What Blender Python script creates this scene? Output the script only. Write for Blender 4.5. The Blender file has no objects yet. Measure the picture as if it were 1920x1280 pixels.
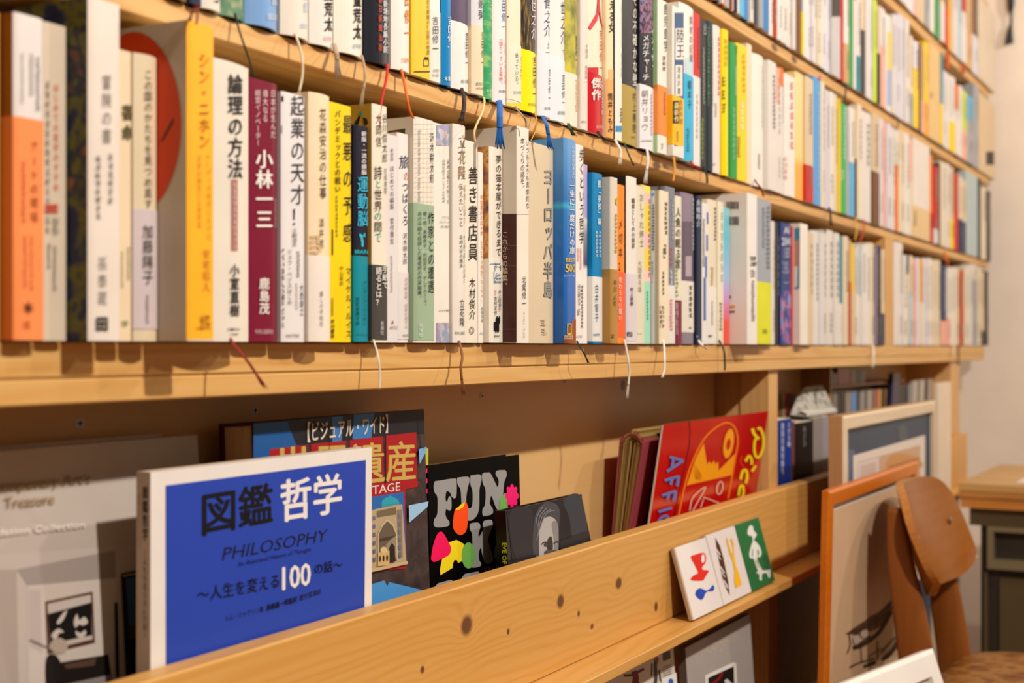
import bpy, math, random
from mathutils import Vector
random.seed(7)
sc = bpy.context.scene
# ------------------------------------------------------------------ camera
F = 2600.0                      # focal length in pixels of the 1920 wide frame
VX, VY = 2350.0, 650.0          # where the shelf lines meet
PHI = math.atan((VX - 960) / F)
CP, SP = math.cos(PHI), math.sin(PHI)
D, EYE = 0.64, 0.985            # distance to the spines, eye height
cam_d = bpy.data.cameras.new('camera'); cam = bpy.data.objects.new('camera', cam_d)
sc.collection.objects.link(cam); sc.camera = cam
cam.location = (0, -D, EYE); cam.rotation_euler = (math.pi/2, 0, PHI - math.pi/2)
cam_d.sensor_width = 36; cam_d.lens = F/1920*36; cam_d.shift_y = (VY - 640)/1920
cam_d.clip_start = .02
cam_d.dof.use_dof = True; cam_d.dof.focus_distance = 1.34; cam_d.dof.aperture_fstop = 5.8
cam_d.dof.aperture_blades = 9
# ------------------------------------------------------------------ light
sc.view_settings.view_transform = 'Standard'; sc.view_settings.look = 'None'
sc.view_settings.gamma = 1.0; sc.view_settings.use_curve_mapping = False
sc.view_settings.exposure = -0.04
w = bpy.data.worlds.new('world'); sc.world = w; w.use_nodes = True
w.node_tree.nodes['Background'].inputs[0].default_value = (1.0, .76, .53, 1)
w.node_tree.nodes['Background'].inputs[1].default_value = .25
def lamp(name, loc, power, radius=.035, col=(1, .935, .86), aim=None, angle=120):
    l = bpy.data.lights.new(name, 'SPOT'); o = bpy.data.objects.new(name, l); sc.collection.objects.link(o)
    l.energy = power; l.shadow_soft_size = radius; l.color = col
    l.spot_size = math.radians(angle); l.spot_blend = .15
    o.location = loc
    d = Vector(aim) - Vector(loc); o.rotation_euler = d.to_track_quat('-Z', 'Y').to_euler()
    return o
lamp('track_lamp', (2.15, -1.46, 2.34), 50, aim=(1.7, .05, 1.0), angle=165)
lamp('track_lamp', (3.35, -1.46, 2.34), 62, aim=(3.2, .05, 1.0), angle=165)
lamp('track_lamp', (.60, -1.50, 2.34), 182, aim=(.7, .05, 1.0), angle=165)
# ------------------------------------------------------------------ pixel helpers (frame 1920 x 1280 -> places)
FWD, RGT = Vector((CP, SP, 0)), Vector((SP, -CP, 0))
CAM = Vector((0, -D, EYE))
def ray(px, py):
    return FWD + RGT*((px - 960)/F) + Vector((0, 0, (VY - py)/F))
def WX(px, y):
    u = (px - 960)/F
    return (D + y)*(CP + u*SP)/(SP - u*CP)
def WZ(px, py, y):
    x = WX(px, y); return EYE + (VY - py)/F*(x*CP + (D + y)*SP)
def W(px, py, y): return Vector((WX(px, y), y, WZ(px, py, y)))
def mmpx(px, y):                # metres of height per pixel on plane y
    return (WX(px, y)*CP + (D + y)*SP)/F
class Plane:
    def __init__(s, p0, u, v):
        s.p = Vector(p0); s.u = Vector(u).normalized(); s.v = Vector(v).normalized()
        s.n = s.u.cross(s.v)    # towards the viewer
        if s.n.dot(CAM - s.p) < 0: s.n = -s.n
    def uv(s, px, py):
        r = ray(px, py); t = (s.p - CAM).dot(s.n)/r.dot(s.n); q = CAM + r*t - s.p
        return (q.dot(s.u), q.dot(s.v))
    def w(s, u, v, off=0.0): return s.p + s.u*u + s.v*v + s.n*off
def lean_plane(yb, zb, yt, zt): return Plane((0, yb, zb), (1, 0, 0), (0, yt - yb, zt - zb))
# ------------------------------------------------------------------ materials
def lin(c): return c/12.92 if c <= .04045 else ((c + .055)/1.055)**2.4
def rgb(h):
    if isinstance(h, str): h = tuple(int(h[i:i+2], 16) for i in (0, 2, 4))
    return tuple(lin(v/255) for v in h) + (1,)
class NT:
    def __init__(s, m):
        m.use_nodes = True; s.k = 1.0; s.t = m.node_tree; s.b = s.t.nodes['Principled BSDF']
    def n(s, typ, **kw):
        x = s.t.nodes.new(typ)
        for k, v in kw.items():
            if k.startswith('i_'): x.inputs[int(k[2:]) if k[2:].isdigit() else k[2:]].default_value = v
            else: setattr(x, k, v)
        return x
    def l(s, a, b): s.t.links.new(a, b)
    def math(s, op, a, b=None):
        x = s.t.nodes.new('ShaderNodeMath'); x.operation = op
        for i, q in enumerate((a, b)):
            if q is None: continue
            if isinstance(q, (int, float)): x.inputs[i].default_value = q
            else: s.l(q, x.inputs[i])
        return x.outputs[0]
    def ramp(s, fac, stops, interp='LINEAR'):
        r = s.t.nodes.new('ShaderNodeValToRGB'); r.color_ramp.interpolation = interp
        e = r.color_ramp.elements
        while len(e) < len(stops): e.new(.5)
        for q, (p, c) in zip(e, stops): q.position = p; q.color = tuple(v*s.k for v in rgb(c)[:3]) + (1,)
        s.l(fac, r.inputs[0]); return r.outputs[0]
_pm = {}
def paper(h, rough=.45, spec=.25, var=.035):
    k = (h, rough, spec)
    if k in _pm: return _pm[k]
    m = bpy.data.materials.new('paper_%s' % (h if isinstance(h, str) else 'x')); t = NT(m)
    tc = t.n('ShaderNodeTexCoord'); ns = t.n('ShaderNodeTexNoise', i_Scale=22.0, i_Detail=3.0)
    t.l(tc.outputs['Object'], ns.inputs['Vector'])
    mr = t.n('ShaderNodeMapRange', i_1=.3, i_2=.7, i_3=1-var, i_4=1+var); t.l(ns.outputs[0], mr.inputs[0])
    hs = t.n('ShaderNodeHueSaturation', i_Color=tuple(v*.92*v/(v+.012) for v in rgb(h)[:3]) + (1,)); t.l(mr.outputs[0], hs.inputs['Value'])
    t.l(hs.outputs[0], t.b.inputs['Base Color'])
    t.b.inputs['Roughness'].default_value = rough; t.b.inputs['Specular IOR Level'].default_value = spec
    _pm[k] = m; return m
def ink(h): return paper(h, .5, .3, .01)
def mottle(name, stops, scale=30, rough=.4, stretch=(1, 1, 1), metal=0, detail=4):
    m = bpy.data.materials.new(name); t = NT(m)
    tc = t.n('ShaderNodeTexCoord'); mp = t.n('ShaderNodeMapping'); mp.inputs['Scale'].default_value = stretch
    ns = t.n('ShaderNodeTexNoise', i_Scale=float(scale), i_Detail=float(detail))
    t.l(tc.outputs['Object'], mp.inputs[0]); t.l(mp.outputs[0], ns.inputs['Vector'])
    t.l(t.ramp(ns.outputs[0], stops), t.b.inputs['Base Color'])
    t.b.inputs['Roughness'].default_value = rough; t.b.inputs['Metallic'].default_value = metal
    t.b.inputs['Specular IOR Level'].default_value = .15
    return m
def gradz(name, stops, z0, z1, rough=.4):
    m = bpy.data.materials.new(name); t = NT(m)
    tc = t.n('ShaderNodeTexCoord'); sx = t.n('ShaderNodeSeparateXYZ'); t.l(tc.outputs['Object'], sx.inputs[0])
    mr = t.n('ShaderNodeMapRange', i_1=z0, i_2=z1, i_3=0.0, i_4=1.0); t.l(sx.outputs[2], mr.inputs[0])
    t.l(t.ramp(mr.outputs[0], stops), t.b.inputs['Base Color']); t.b.inputs['Roughness'].default_value = rough
    return m
def holo():
    m = bpy.data.materials.new('hologram_foil'); t = NT(m)
    tc = t.n('ShaderNodeTexCoord'); v = t.n('ShaderNodeTexVoronoi', i_Scale=190.0)
    t.l(tc.outputs['Object'], v.inputs['Vector'])
    s = t.n('ShaderNodeSeparateColor'); t.l(v.outputs['Color'], s.inputs[0])
    t.l(t.ramp(s.outputs[0], [(0, '8fa6c8'), (.25, 'cfd6e6'), (.45, 'e8c8b8'), (.6, '9fb8d8'), (.8, 'b8a8d8'), (1, 'f0f0f4')]), t.b.inputs['Base Color'])
    t.b.inputs['Roughness'].default_value = .3; t.b.inputs['Metallic'].default_value = .55
    return m
def wood(name, axis='X', c=('dca55c', 'ca8d44', 'e3b46e'), seed=0.0, knots=(), rough=.42, period=.012, con=1.0):
    """pine: grain runs along axis; knots are (a, b, ra, rb) in object coordinates (axis, z)"""
    m = bpy.data.materials.new(name); t = NT(m)
    tc = t.n('ShaderNodeTexCoord'); sx = t.n('ShaderNodeSeparateXYZ'); t.l(tc.outputs['Object'], sx.inputs[0])
    X, Y, Z = sx.outputs
    al, a1, a2 = (X, Y, Z) if axis == 'X' else ((Z, X, Y) if axis == 'Z' else (Y, X, Z))
    cb = t.n('ShaderNodeCombineXYZ')
    t.l(t.math('ADD', al, seed), cb.inputs[0]); t.l(a1, cb.inputs[1]); t.l(a2, cb.inputs[2])
    mp = t.n('ShaderNodeMapping'); mp.inputs['Scale'].default_value = (1.6, 9, 9); t.l(cb.outputs[0], mp.inputs[0])
    n1 = t.n('ShaderNodeTexNoise', i_Scale=1.0, i_Detail=3.0); t.l(mp.outputs[0], n1.inputs['Vector'])
    q = t.math('ADD', t.math('MULTIPLY', a1, .55), a2)
    q = t.math('ADD', q, t.math('MULTIPLY', n1.outputs[0], .085))
    dark = None
    for (ka, kb, ra, rb) in knots:
        dx = t.math('DIVIDE', t.math('SUBTRACT', al, ka), ra); dz = t.math('DIVIDE', t.math('SUBTRACT', a2, kb), rb)
        L2 = t.math('ADD', t.math('MULTIPLY', dx, dx), t.math('MULTIPLY', dz, dz))
        q = t.math('ADD', q, t.math('DIVIDE', rb*3.2, t.math('ADD', t.math('MULTIPLY', L2, .35), 1.0)))
        mr = t.n('ShaderNodeMapRange', i_1=1.35, i_2=.75, i_3=0.0, i_4=1.0); t.l(t.math('SQRT', L2), mr.inputs[0])
        dark = mr.outputs[0] if dark is None else t.math('MAXIMUM', dark, mr.outputs[0])
    s = t.math('SINE', t.math('MULTIPLY', q, 2*math.pi/period))
    s = t.math('POWER', t.math('ADD', t.math('MULTIPLY', s, .5), .5), 2.2)
    mp2 = t.n('ShaderNodeMapping'); mp2.inputs['Scale'].default_value = (6, 330, 330); t.l(cb.outputs[0], mp2.inputs[0])
    n2 = t.n('ShaderNodeTexNoise', i_Scale=1.0, i_Detail=2.0); t.l(mp2.outputs[0], n2.inputs['Vector'])
    f = t.math('ADD', t.math('MULTIPLY', s, .42*con), t.math('MULTIPLY', t.math('SUBTRACT', n2.outputs[0], .5), .45))
    mp3 = t.n('ShaderNodeMapping'); mp3.inputs['Scale'].default_value = (1.2, 4, 4); t.l(cb.outputs[0], mp3.inputs[0])
    n3 = t.n('ShaderNodeTexNoise', i_Scale=2.0, i_Detail=2.0); t.l(mp3.outputs[0], n3.inputs['Vector'])
    t.k = .86
    f = t.math('ADD', f, t.math('MULTIPLY', t.math('SUBTRACT', n3.outputs[0], .4), .8))
    col = t.ramp(f, [(0, c[2]), (.35, c[0]), (.85, c[1])])
    if dark is not None:
        mx = t.n('ShaderNodeMix', data_type='RGBA'); t.l(dark, mx.inputs[0]); t.l(col, mx.inputs[6])
        mx.inputs[7].default_value = rgb('6b4226'); col = mx.outputs[2]
    t.l(col, t.b.inputs['Base Color']); t.b.inputs['Roughness'].default_value = rough
    t.b.inputs['Specular IOR Level'].default_value = .35
    return m
def plain(name, h, rough=.5, metal=0, spec=.5):
    m = bpy.data.materials.new(name); t = NT(m)
    tc = t.n('ShaderNodeTexCoord'); ns = t.n('ShaderNodeTexNoise', i_Scale=9.0, i_Detail=4.0); t.l(tc.outputs['Object'], ns.inputs['Vector'])
    mr = t.n('ShaderNodeMapRange', i_1=.3, i_2=.7, i_3=.96, i_4=1.04); t.l(ns.outputs[0], mr.inputs[0])
    hs = t.n('ShaderNodeHueSaturation', i_Color=rgb(h)); t.l(mr.outputs[0], hs.inputs['Value']); t.l(hs.outputs[0], t.b.inputs['Base Color'])
    t.b.inputs['Roughness'].default_value = rough; t.b.inputs['Metallic'].default_value = metal
    t.b.inputs['Specular IOR Level'].default_value = spec
    return m
# ------------------------------------------------------------------ meshes
LINK = []
class MB:
    def __init__(s): s.v = []; s.f = []; s.m = []; s.mats = []; s.sm = []
    def mi(s, m):
        if m not in s.mats: s.mats.append(m)
        return s.mats.index(m)
    def face(s, pts, m, smooth=False):
        b = len(s.v); s.v += [tuple(p) for p in pts]; s.f.append(tuple(range(b, b + len(pts)))); s.m.append(s.mi(m)); s.sm.append(smooth)
    def mesh(s, vs, fs, m, smooth=False):
        b = len(s.v); s.v += [tuple(p) for p in vs]; k = s.mi(m)
        for f in fs: s.f.append(tuple(i + b for i in f)); s.m.append(k); s.sm.append(smooth)
    def box(s, x0, x1, y0, y1, z0, z1, m):
        v = [(x, y, z) for z in (z0, z1) for y in (y0, y1) for x in (x0, x1)]
        s.mesh(v, [(0, 2, 3, 1), (4, 5, 7, 6), (0, 1, 5, 4), (2, 6, 7, 3), (0, 4, 6, 2), (1, 3, 7, 5)], m)
    def bbox(s, x0, x1, y0, y1, z0, z1, m, b=.0015):
        """box with chamfered long edges (profile in y-z, extruded along x)"""
        pr = [(y0+b, z0), (y1-b, z0), (y1, z0+b), (y1, z1-b), (y1-b, z1), (y0+b, z1), (y0, z1-b), (y0, z0+b)]
        s.prism([(x0, y, z) for y, z in pr], (x1-x0, 0, 0), m)
    def prism(s, pts, d, m):
        n = len(pts); a = [Vector(p) for p in pts]; d = Vector(d)
        s.mesh(a + [p + d for p in a], [tuple(range(n-1, -1, -1)), tuple(range(n, 2*n))] + [(i, (i+1) % n, n+(i+1) % n, n+i) for i in range(n)], m)
    def obox(s, P, u0, u1, v0, v1, t, mf, ms=None, mt=None):
        """box behind plane P: front face material mf, sides ms, top mt"""
        ms = ms or mf; mt = mt or ms
        a = [P.w(u0, v0), P.w(u1, v0), P.w(u1, v1), P.w(u0, v1)]; b = [p - P.n*t for p in a]
        s.face(a, mf); s.face(b[::-1], mf)
        s.face([a[0], a[3], b[3], b[0]], ms); s.face([a[1], b[1], b[2], a[2]], ms)
        s.face([a[3], a[2], b[2], b[3]], mt); s.face([a[0], b[0], b[1], a[1]], mt)
    def build(s, name, parent=None, loc=None):
        me = bpy.data.meshes.new(name)
        o0 = Vector(loc) if loc is not None else (Vector(parent['_w']) if parent is not None else Vector((0, 0, 0)))
        me.from_pydata([(x-o0.x, y-o0.y, z-o0.z) for x, y, z in s.v], [], s.f)
        for m in s.mats: me.materials.append(m)
        me.polygons.foreach_set('material_index', s.m); me.polygons.foreach_set('use_smooth', s.sm)
        me.update()
        o = bpy.data.objects.new(name, me); LINK.append(o); o['_w'] = tuple(o0)
        if parent is not None:
            o.parent = parent; pw = Vector(parent['_w']); o.location = o0 - pw
        else: o.location = o0
        return o
def thing(name, loc, label, cat, group=None):
    o = bpy.data.objects.new(name, None); LINK.append(o); o.location = loc; o['_w'] = tuple(loc)
    o.empty_display_size = .02
    o['label'] = label; o['category'] = cat
    if group: o['group'] = group
    return o
def tag(o, label, cat, group=None):
    o['label'] = label; o['category'] = cat
    if group: o['group'] = group
    return o
def structure(mb, name): o = mb.build(name); o['kind'] = 'structure'; return o
def smooth(pts, n=5, closed=True):
    out = []; N = len(pts)
    for i in range(N if closed else N-1):
        g = lambda k: Vector(pts[(i+k) % N] if closed else pts[min(max(i+k, 0), N-1)])
        a, b, c, d = g(-1), g(0), g(1), g(2)
        for j in range(n):
            t = j/n
            out.append(tuple(.5*((2*b) + (c-a)*t + (2*a-5*b+4*c-d)*t*t + (3*b-a-3*c+d)*t**3)))
    if not closed: out.append(tuple(pts[-1]))
    return out
def ell(cx, cy, rx, ry, n=20, rot=0):
    return [(cx + rx*math.cos(a)*math.cos(rot) - ry*math.sin(a)*math.sin(rot), cy + rx*math.cos(a)*math.sin(rot) + ry*math.sin(a)*math.cos(rot)) for a in (2*math.pi*i/n for i in range(n))]
# printing on a plane, pixel outlines of a zoom: Z = (offset x, offset y, scale)
class Print:
    def __init__(s, mb, P, off=(0, 0, 1), step=.00025): s.mb, s.P, s.o, s.k, s.step = mb, P, off, 0, step
    def px(s, p): return (p[0]/s.o[2] + s.o[0], p[1]/s.o[2] + s.o[1])
    def lift(s): s.k += 1; return s.step + .00006*s.k
    def poly(s, pts, h, sm=False, clip=None):
        if sm: pts = smooth(pts)
        q = s.lift(); s.mb.face([s.P.w(*s.P.uv(*s.px(p)), q) for p in pts], h if not isinstance(h, str) else ink(h))
    def stroke(s, pts, wd, h, sm=True):
        if sm and len(pts) > 2: pts = smooth(pts, 5, False)
        q = s.lift(); L, R = [], []
        for i, p in enumerate(pts):
            a, b = Vector(pts[max(i-1, 0)]), Vector(pts[min(i+1, len(pts)-1)]); d = (b-a).normalized(); nn = Vector((-d.y, d.x))*wd/2
            L.append(Vector(p)+nn); R.append(Vector(p)-nn)
        for i in range(len(pts)-1):
            s.mb.face([s.P.w(*s.P.uv(*s.px(p)), q) for p in (L[i], L[i+1], R[i+1], R[i])], ink(h))
    def text(s, st, bl, br, hpx, h, bold=0.0, slant=0.0, gap=0.0):
        bl, br = s.px(bl), s.px(br); P = s.P; q = s.lift(); m = ink(h)
        a, b = Vector(P.uv(*bl)), Vector(P.uv(*br)); up = Vector(P.uv(bl[0], bl[1]-hpx/s.o[2])) - a
        d = b - a
        if all(ord(c) > 0x2000 for c in st):
            n = len(st)
            for i, ch in enumerate(st):
                V, Fc = glyph(ch, bold)
                s.mb.mesh(spread([P.w(*(a + d*((i + .5 + (x-.5)*(1-gap))/n) + up*(y+.08)/.92), q) for x, y in V], bold, P.n), Fc, m)
        else:
            V, Fc = glyph(st, bold); x0 = min(x for x, y in V); x1 = max(x for x, y in V)
            s.mb.mesh(spread([P.w(*(a + d*((x-x0 + slant*y)/(x1-x0)) + up*y/.69), q) for x, y in V], bold, P.n), Fc, m)
    def vtext(s, st, xc, wpx, y0, y1, h, bold=0.0):
        q = s.lift(); m = ink(h); n = len(st); p = (y1-y0)/n
        for i, ch in enumerate(st):
            V, Fc = glyph(ch, bold); V = vert(ch, V); cy = y0 + (i+.5)*p
            s.mb.mesh(spread([s.P.w(*s.P.uv(*s.px((xc + x*wpx, cy - y*p*.97))), q) for x, y in V], bold, s.P.n), Fc, m)
_gl = {}
_tc = bpy.data.curves.new('lettering', 'FONT'); _to = bpy.data.objects.new('lettering', _tc); sc.collection.objects.link(_to)
def glyph(st, bold=0.0):
    k = (st, bold if bold >= .009 else 0)
    if k not in _gl:
        if (st, 0) not in _gl:
            _tc.body = st; _tc.resolution_u = 2
            dg = bpy.context.evaluated_depsgraph_get(); e = _to.evaluated_get(dg); me = e.to_mesh()
            _gl[(st, 0)] = ([(v.co.x, v.co.y) for v in me.vertices], [tuple(p.vertices) for p in me.polygons]); e.to_mesh_clear()
        V, Fc = _gl[(st, 0)]
        if k[1]:                              # heavier weight: the strokes repeated a little aside
            b = bold*.85; n = len(V); VV, FF = [], []
            for q, (dx, dy) in enumerate(((b, 0), (-b, 0), (0, b*.6), (0, -b*.6))):
                VV += [(x+dx, y+dy) for x, y in V]; FF += [tuple(m+q*n for m in f) for f in Fc]
            _gl[k] = (VV, FF)
        else: _gl[k] = (V, Fc)
    return _gl[k]
def spread(pts, bold, nrm):
    if bold < .009: return pts
    n = len(pts)//4
    return [Vector(p) + Vector(nrm)*(.00005*(i//n)) for i, p in enumerate(pts)]
def vert(ch, V):
    V = [(x-.5, y-.36) for x, y in V]
    if ch in 'ー〜「」『』（）〈〉…': V = [(y, -x) for x, y in V]
    if ch in '。、': V = [(x+.55, y+.5) for x, y in V]
    if ch in 'ッャュョっゃゅょぁァィェ': V = [(x+.1, y+.1) for x, y in V]
    return V
# ------------------------------------------------------------------ books
PAL = {'W': ('white', 'e4dcd3'), 'C': ('cream', 'e4d4b8'), 'T': ('tan', 'cda26c'), 'K': ('black', '1a191c'), 'N': ('navy', '26365c'),
       'B': ('blue', '1f7fc0'), 'S': ('sky blue', '5caed8'), 'R': ('red', 'c8241f'), 'O': ('orange', 'ec7a28'), 'Y': ('yellow', 'f7d21c'),
       'G': ('green', '23964a'), 'L': ('lime', 'c9dd44'), 'M': ('mauve', '8c7c8c'), 'P': ('pink', 'eeb09c'), 'E': ('grey', 'a4a6aa'),
       'V': ('lavender', 'dcd6de'), 'H': ('brown', '6e4226'), 'U': ('teal', '2c8c98'), 'D': ('charcoal', '403c3e'), 'A': ('amber', 'f2ab2a'),
       'J': ('beige', 'dcc4a0'), 'I': ('maroon', '7c2034'), 'F': ('pale blue', 'bcced6'), 'X': ('olive', '8c8434'), 'Z': ('rust', 'bc5028')}
SHELF = {1: .003, 2: .2345, 3: .4687, 4: .7105}
UNDER = {1: -.0355, 2: .2173, 3: .4497, 4: .6885}
ROWP = {1: 'in lowest row', 2: 'in second row', 3: 'in third row', 4: 'in top row'}
GRP = {1: 'books in the lowest spine row', 2: 'books in the second spine row', 3: 'books in the third spine row', 4: 'books in the top spine row'}
YB = .148
PAGES = paper('e9dcc0', .8, .1, .06)
RECEDE = .55; LASTY = {}
PREV = {1: -9, 2: -9, 3: -9, 4: -9}; MARK = {1: None, 2: None, 3: None, 4: None}; CNT = {1: 0, 2: 0, 3: 0, 4: 0}
ORD = ['', 'just', 'second', 'third', 'fourth', 'fifth', 'sixth', 'seventh', 'eighth', 'ninth', 'tenth', 'eleventh', 'twelfth', 'thirteenth', 'fourteenth', 'fifteenth', 'sixteenth', 'seventeenth']
USED = set()
def blabel(row, look, mark):
    CNT[row] += 1
    pos = '' if MARK[row] is None else ', %s right of %s' % (ORD[CNT[row]], MARK[row])
    if MARK[row] is None: pos = ', at left photo edge' if row < 3 else ', first from the left'
    s = look + ' ' + ROWP[row] + pos
    if len(s.split()) > 16: s = look + pos
    if len(s.split()) > 16: print('LONG LABEL', len(s.split()), s)
    if mark and (row, mark) not in USED:
        MARK[row] = mark; CNT[row] = 0; USED.add((row, mark))
    return s
class Bk: pass
def book(row, xl, xr, top, col, look, mark=None, y=0.0, sag=.0012, cov=None, band=None, bandcol=None, bandlook=None, texts=(), patches=(),
         rib=None, height=None, art=None, depth=None, mat=None, gloss=.45, pages=True):
    z0 = EYE + SHELF[row] + .0006
    if row in LASTY:                       # books stand in contact: how far one juts out follows from the side one sees of it
        py_, px_ = LASTY[row]; k_ = WX(xl, 0)/D
        if xl - px_ > 1.6: y = max(PREV[row]/k_ - D, -.05)
        else: y = min(.0, py_*RECEDE + .0015) + ((CNT[row]*37) % 5 - 2)*.0007
        if WX(xl, y) - PREV[row] > .02 and xl - px_ > 1.6: PREV[row] = WX(xl, y)
    else: PREV[row] = WX(xl, y)
    LASTY[row] = (y, xr)
    x0 = PREV[row] + .0007
    x1 = WX(xr, y) - .0007
    if x1 - x0 < .005: x1 = x0 + .005
    PREV[row] = x1 + .0007
    xm = .5*(xl + xr)
    if height is None: height = (WZ(xm, top, y) - z0) if top is not None else random.uniform(.183, .194)
    height = min(height, EYE + {1: UNDER[2], 2: UNDER[3], 3: UNDER[4], 4: .930}[row] - .003 - z0)
    z1 = z0 + height
    yb = YB if YB - y < .2 else y + .2
    p = 2 if sag > .002 else 6
    n = 12 if xr - xl > 12 else 8
    def prof(x, o=0.0):
        t = (x - x0)/(x1 - x0); t = min(1, max(0, t)); return y + sag*abs(2*t-1)**p - o
    xs = [x0 + (x1-x0)*i/n for i in range(n+1)]
    th = .0022 if sag > .002 else .0011
    def shell(mb, o, ti, za, zb, mf, mc, yend):
        """cover wall: outside o proud of the book, ti thick"""
        sp = [(x0 - o + (x1-x0+2*o)*i/n, prof(xs[i], o)) for i in range(n+1)]
        ou = [(x0 - o, yend)] + sp + [(x1 + o, yend)]
        k = len(ou); cx = .5*(x0+x1)
        inn = []
        for i, (X, Y) in enumerate(ou):
            nx = X + (ti if X < cx-1e-6 else (-ti if X > cx+1e-6 else 0))*(1 if (i <= 1 or i >= k-2) else max(.0, abs(X-cx)*2/(x1-x0)))
            inn.append((nx, Y if i in (0, k-1) else Y + ti))
        for i in range(k-1):
            m = mc if i in (0, k-2) else mf
            a, b = ou[i], ou[i+1]; c, d = inn[i], inn[i+1]
            s_ = 0 < i < k-2
            mb.face([(a[0], a[1], za), (b[0], b[1], za), (b[0], b[1], zb), (a[0], a[1], zb)], m)
            if ti > .0008: mb.face([(c[0], c[1], za), (c[0], c[1], zb), (d[0], d[1], zb), (d[0], d[1], za)], m)
            mb.face([(a[0], a[1], zb), (b[0], b[1], zb), (d[0], d[1], zb), (c[0], c[1], zb)], m)
            mb.face([(a[0], a[1], za), (c[0], c[1], za), (d[0], d[1], za), (b[0], b[1], za)], m)
        for e in (0, k-1):
            a, c = ou[e], inn[e]; mb.face([(a[0], a[1], za), (a[0], a[1], zb), (c[0], c[1], zb), (c[0], c[1], za)], mc)
        return inn
    mc = mat or paper(col, gloss); ms = cov if (cov is not None and not isinstance(cov, str)) else (paper(cov, gloss) if cov else mc)
    root = thing('hardcover_book' if sag > .002 else 'paperback_book', (.5*(x0+x1), .5*(y+yb), z0), blabel(row, look, mark), 'book', GRP[row])
    mb = MB(); inn = shell(mb, 0, th, z0, z1, mc, ms, yb)
    B = Bk(); B.x0, B.x1, B.y, B.yb, B.z0, B.z1, B.prof, B.root, B.mb = x0, x1, y, yb, z0, z1, prof, root, mb
    bm = None; zbt = zbb = None
    if band:
        bt, bb = band; zbt = WZ(xm, bt, y) if bt > -50 or row > 1 else z1; zbb = WZ(xm, bb, y) if bb else z0 + .0004
        zbb = max(zbb, z0+.0004)
        bm = MB(); shell(bm, .0004, .0003, zbb, zbt, paper(bandcol, gloss), paper(bandcol, gloss), y + (yb-y)*.7)
    def spot(px, py, o):
        X = WX(px, y); X = min(max(X, x0+.0001), x1-.0001); return (X, prof(X) - o, WZ(px, py, y))
    k = 0
    for (a, b, c, d, h) in patches:
        k += 1; o = .0003 + .00006*k; m = ink(h) if isinstance(h, str) else h
        tgt = mb
        q = 8
        for i in range(q):
            pa, pb = a + (c-a)*i/q, a + (c-a)*(i+1)/q
            p0, p1, p2, p3 = spot(pa, d, o), spot(pb, d, o), spot(pb, b, o), spot(pa, b, o)
            fz = lambda P_: (P_[0], P_[1], min(max(P_[2], z0), z1))
            if bm and b >= bt-2 and (not bb or d <= bb+2): tgt = bm; p0, p1, p2, p3 = [(Q[0], Q[1]-.0005, Q[2]) for Q in (p0, p1, p2, p3)]
            tgt.face([fz(p0), fz(p1), fz(p2), fz(p3)], m)
    ratio = F/(CP*(VX - xm))
    for T in texts:
        s_, xc, wd, ty0, ty1, h = T[:6]; bold = T[6] if len(T) > 6 else .006
        inb = bm is not None and ty0 >= bt-3 and (not bb or ty1 <= bb+3)
        tgt = bm if inb else mb; o = .0013 if inb else .0008; m = ink(h)
        if s_[0] == '#':                      # blurred small print: short strokes
            nn = int(s_[1:]); pt = (ty1-ty0)/nn; rr = random.Random(int(xc*7+ty0))
            for i in range(nn):
                cy = ty0 + (i+.5)*pt
                for j in range(3):
                    hw = wd*rr.uniform(.25, .5); yy = cy + (j-1)*pt*.27; cx = xc + wd*rr.uniform(-.12, .12)
                    tgt.face([spot(cx-hw, yy+pt*.06, o), spot(cx+hw, yy+pt*.06, o), spot(cx+hw, yy-pt*.06, o), spot(cx-hw, yy-pt*.06, o)], m)
                cx = xc + wd*rr.uniform(-.3, .3)
                tgt.face([spot(cx-wd*.07, cy+pt*.36, o), spot(cx+wd*.07, cy+pt*.36, o), spot(cx+wd*.07, cy-pt*.36, o), spot(cx-wd*.07, cy-pt*.36, o)], m)
        elif s_[0] in '=|':                   # a line of Latin or small print: '=' level, '|' running down
            V, Fc = glyph(s_[1:], bold); X0_ = min(v[0] for v in V); X1_ = max(v[0] for v in V); Y0_ = min(v[1] for v in V); Y1_ = max(v[1] for v in V)
            if s_[0] == '=':
                pts = [(xc + ((a-X0_)/(X1_-X0_)-.5)*wd, ty1 + (ty0-ty1)*(b-Y0_)/(Y1_-Y0_)) for a, b in V]
            else:
                pts = [(xc + ((b-Y0_)/(Y1_-Y0_)-.5)*wd, ty0 + (ty1-ty0)*(a-X0_)/(X1_-X0_)) for a, b in V]
            tgt.mesh(spread([spot(a, b, o) for a, b in pts], bold, (0, -1, 0)), Fc, m)
        else:
            nn = len(s_); pt = (ty1-ty0)/nn; hp = min(pt*.98, wd*ratio*1.15)
            for i, ch in enumerate(s_):
                V, Fc = glyph(ch, bold); cy = ty0 + (i+.5)*pt
                tgt.mesh(spread([spot(xc + a*wd, cy - b*hp, o) for a, b in vert(ch, V)], bold, (0, -1, 0)), Fc, m)
    if art: art(B)
    mb.build('cover', root)
    if bm: 
        bo = bm.build('paper_band', root)
        if bandlook: bo['label'] = bandlook
    if pages:
        ins = .003 if th > .002 else .0004
        pb = MB(); ring = [(inn[0][0]+.0003, yb-.005)] + [(a[0] + (.0003 if a[0] < .5*(x0+x1) else -.0003), a[1]+.0004) for a in inn[1:-1]] + [(inn[-1][0]-.0003, yb-.005)]
        pb.prism([(a, b, z0+ins+.0002) for a, b in ring], (0, 0, height - 2*ins - .0004), PAGES); pb.build('page_block', root)
    for r in (rib or []):
        r = dict(r); r['y'] = y - .001 if r['pts'][0][1] < r['pts'][-1][1] or row > 1 else y + .004
        ribbon(root, **r)
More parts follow.
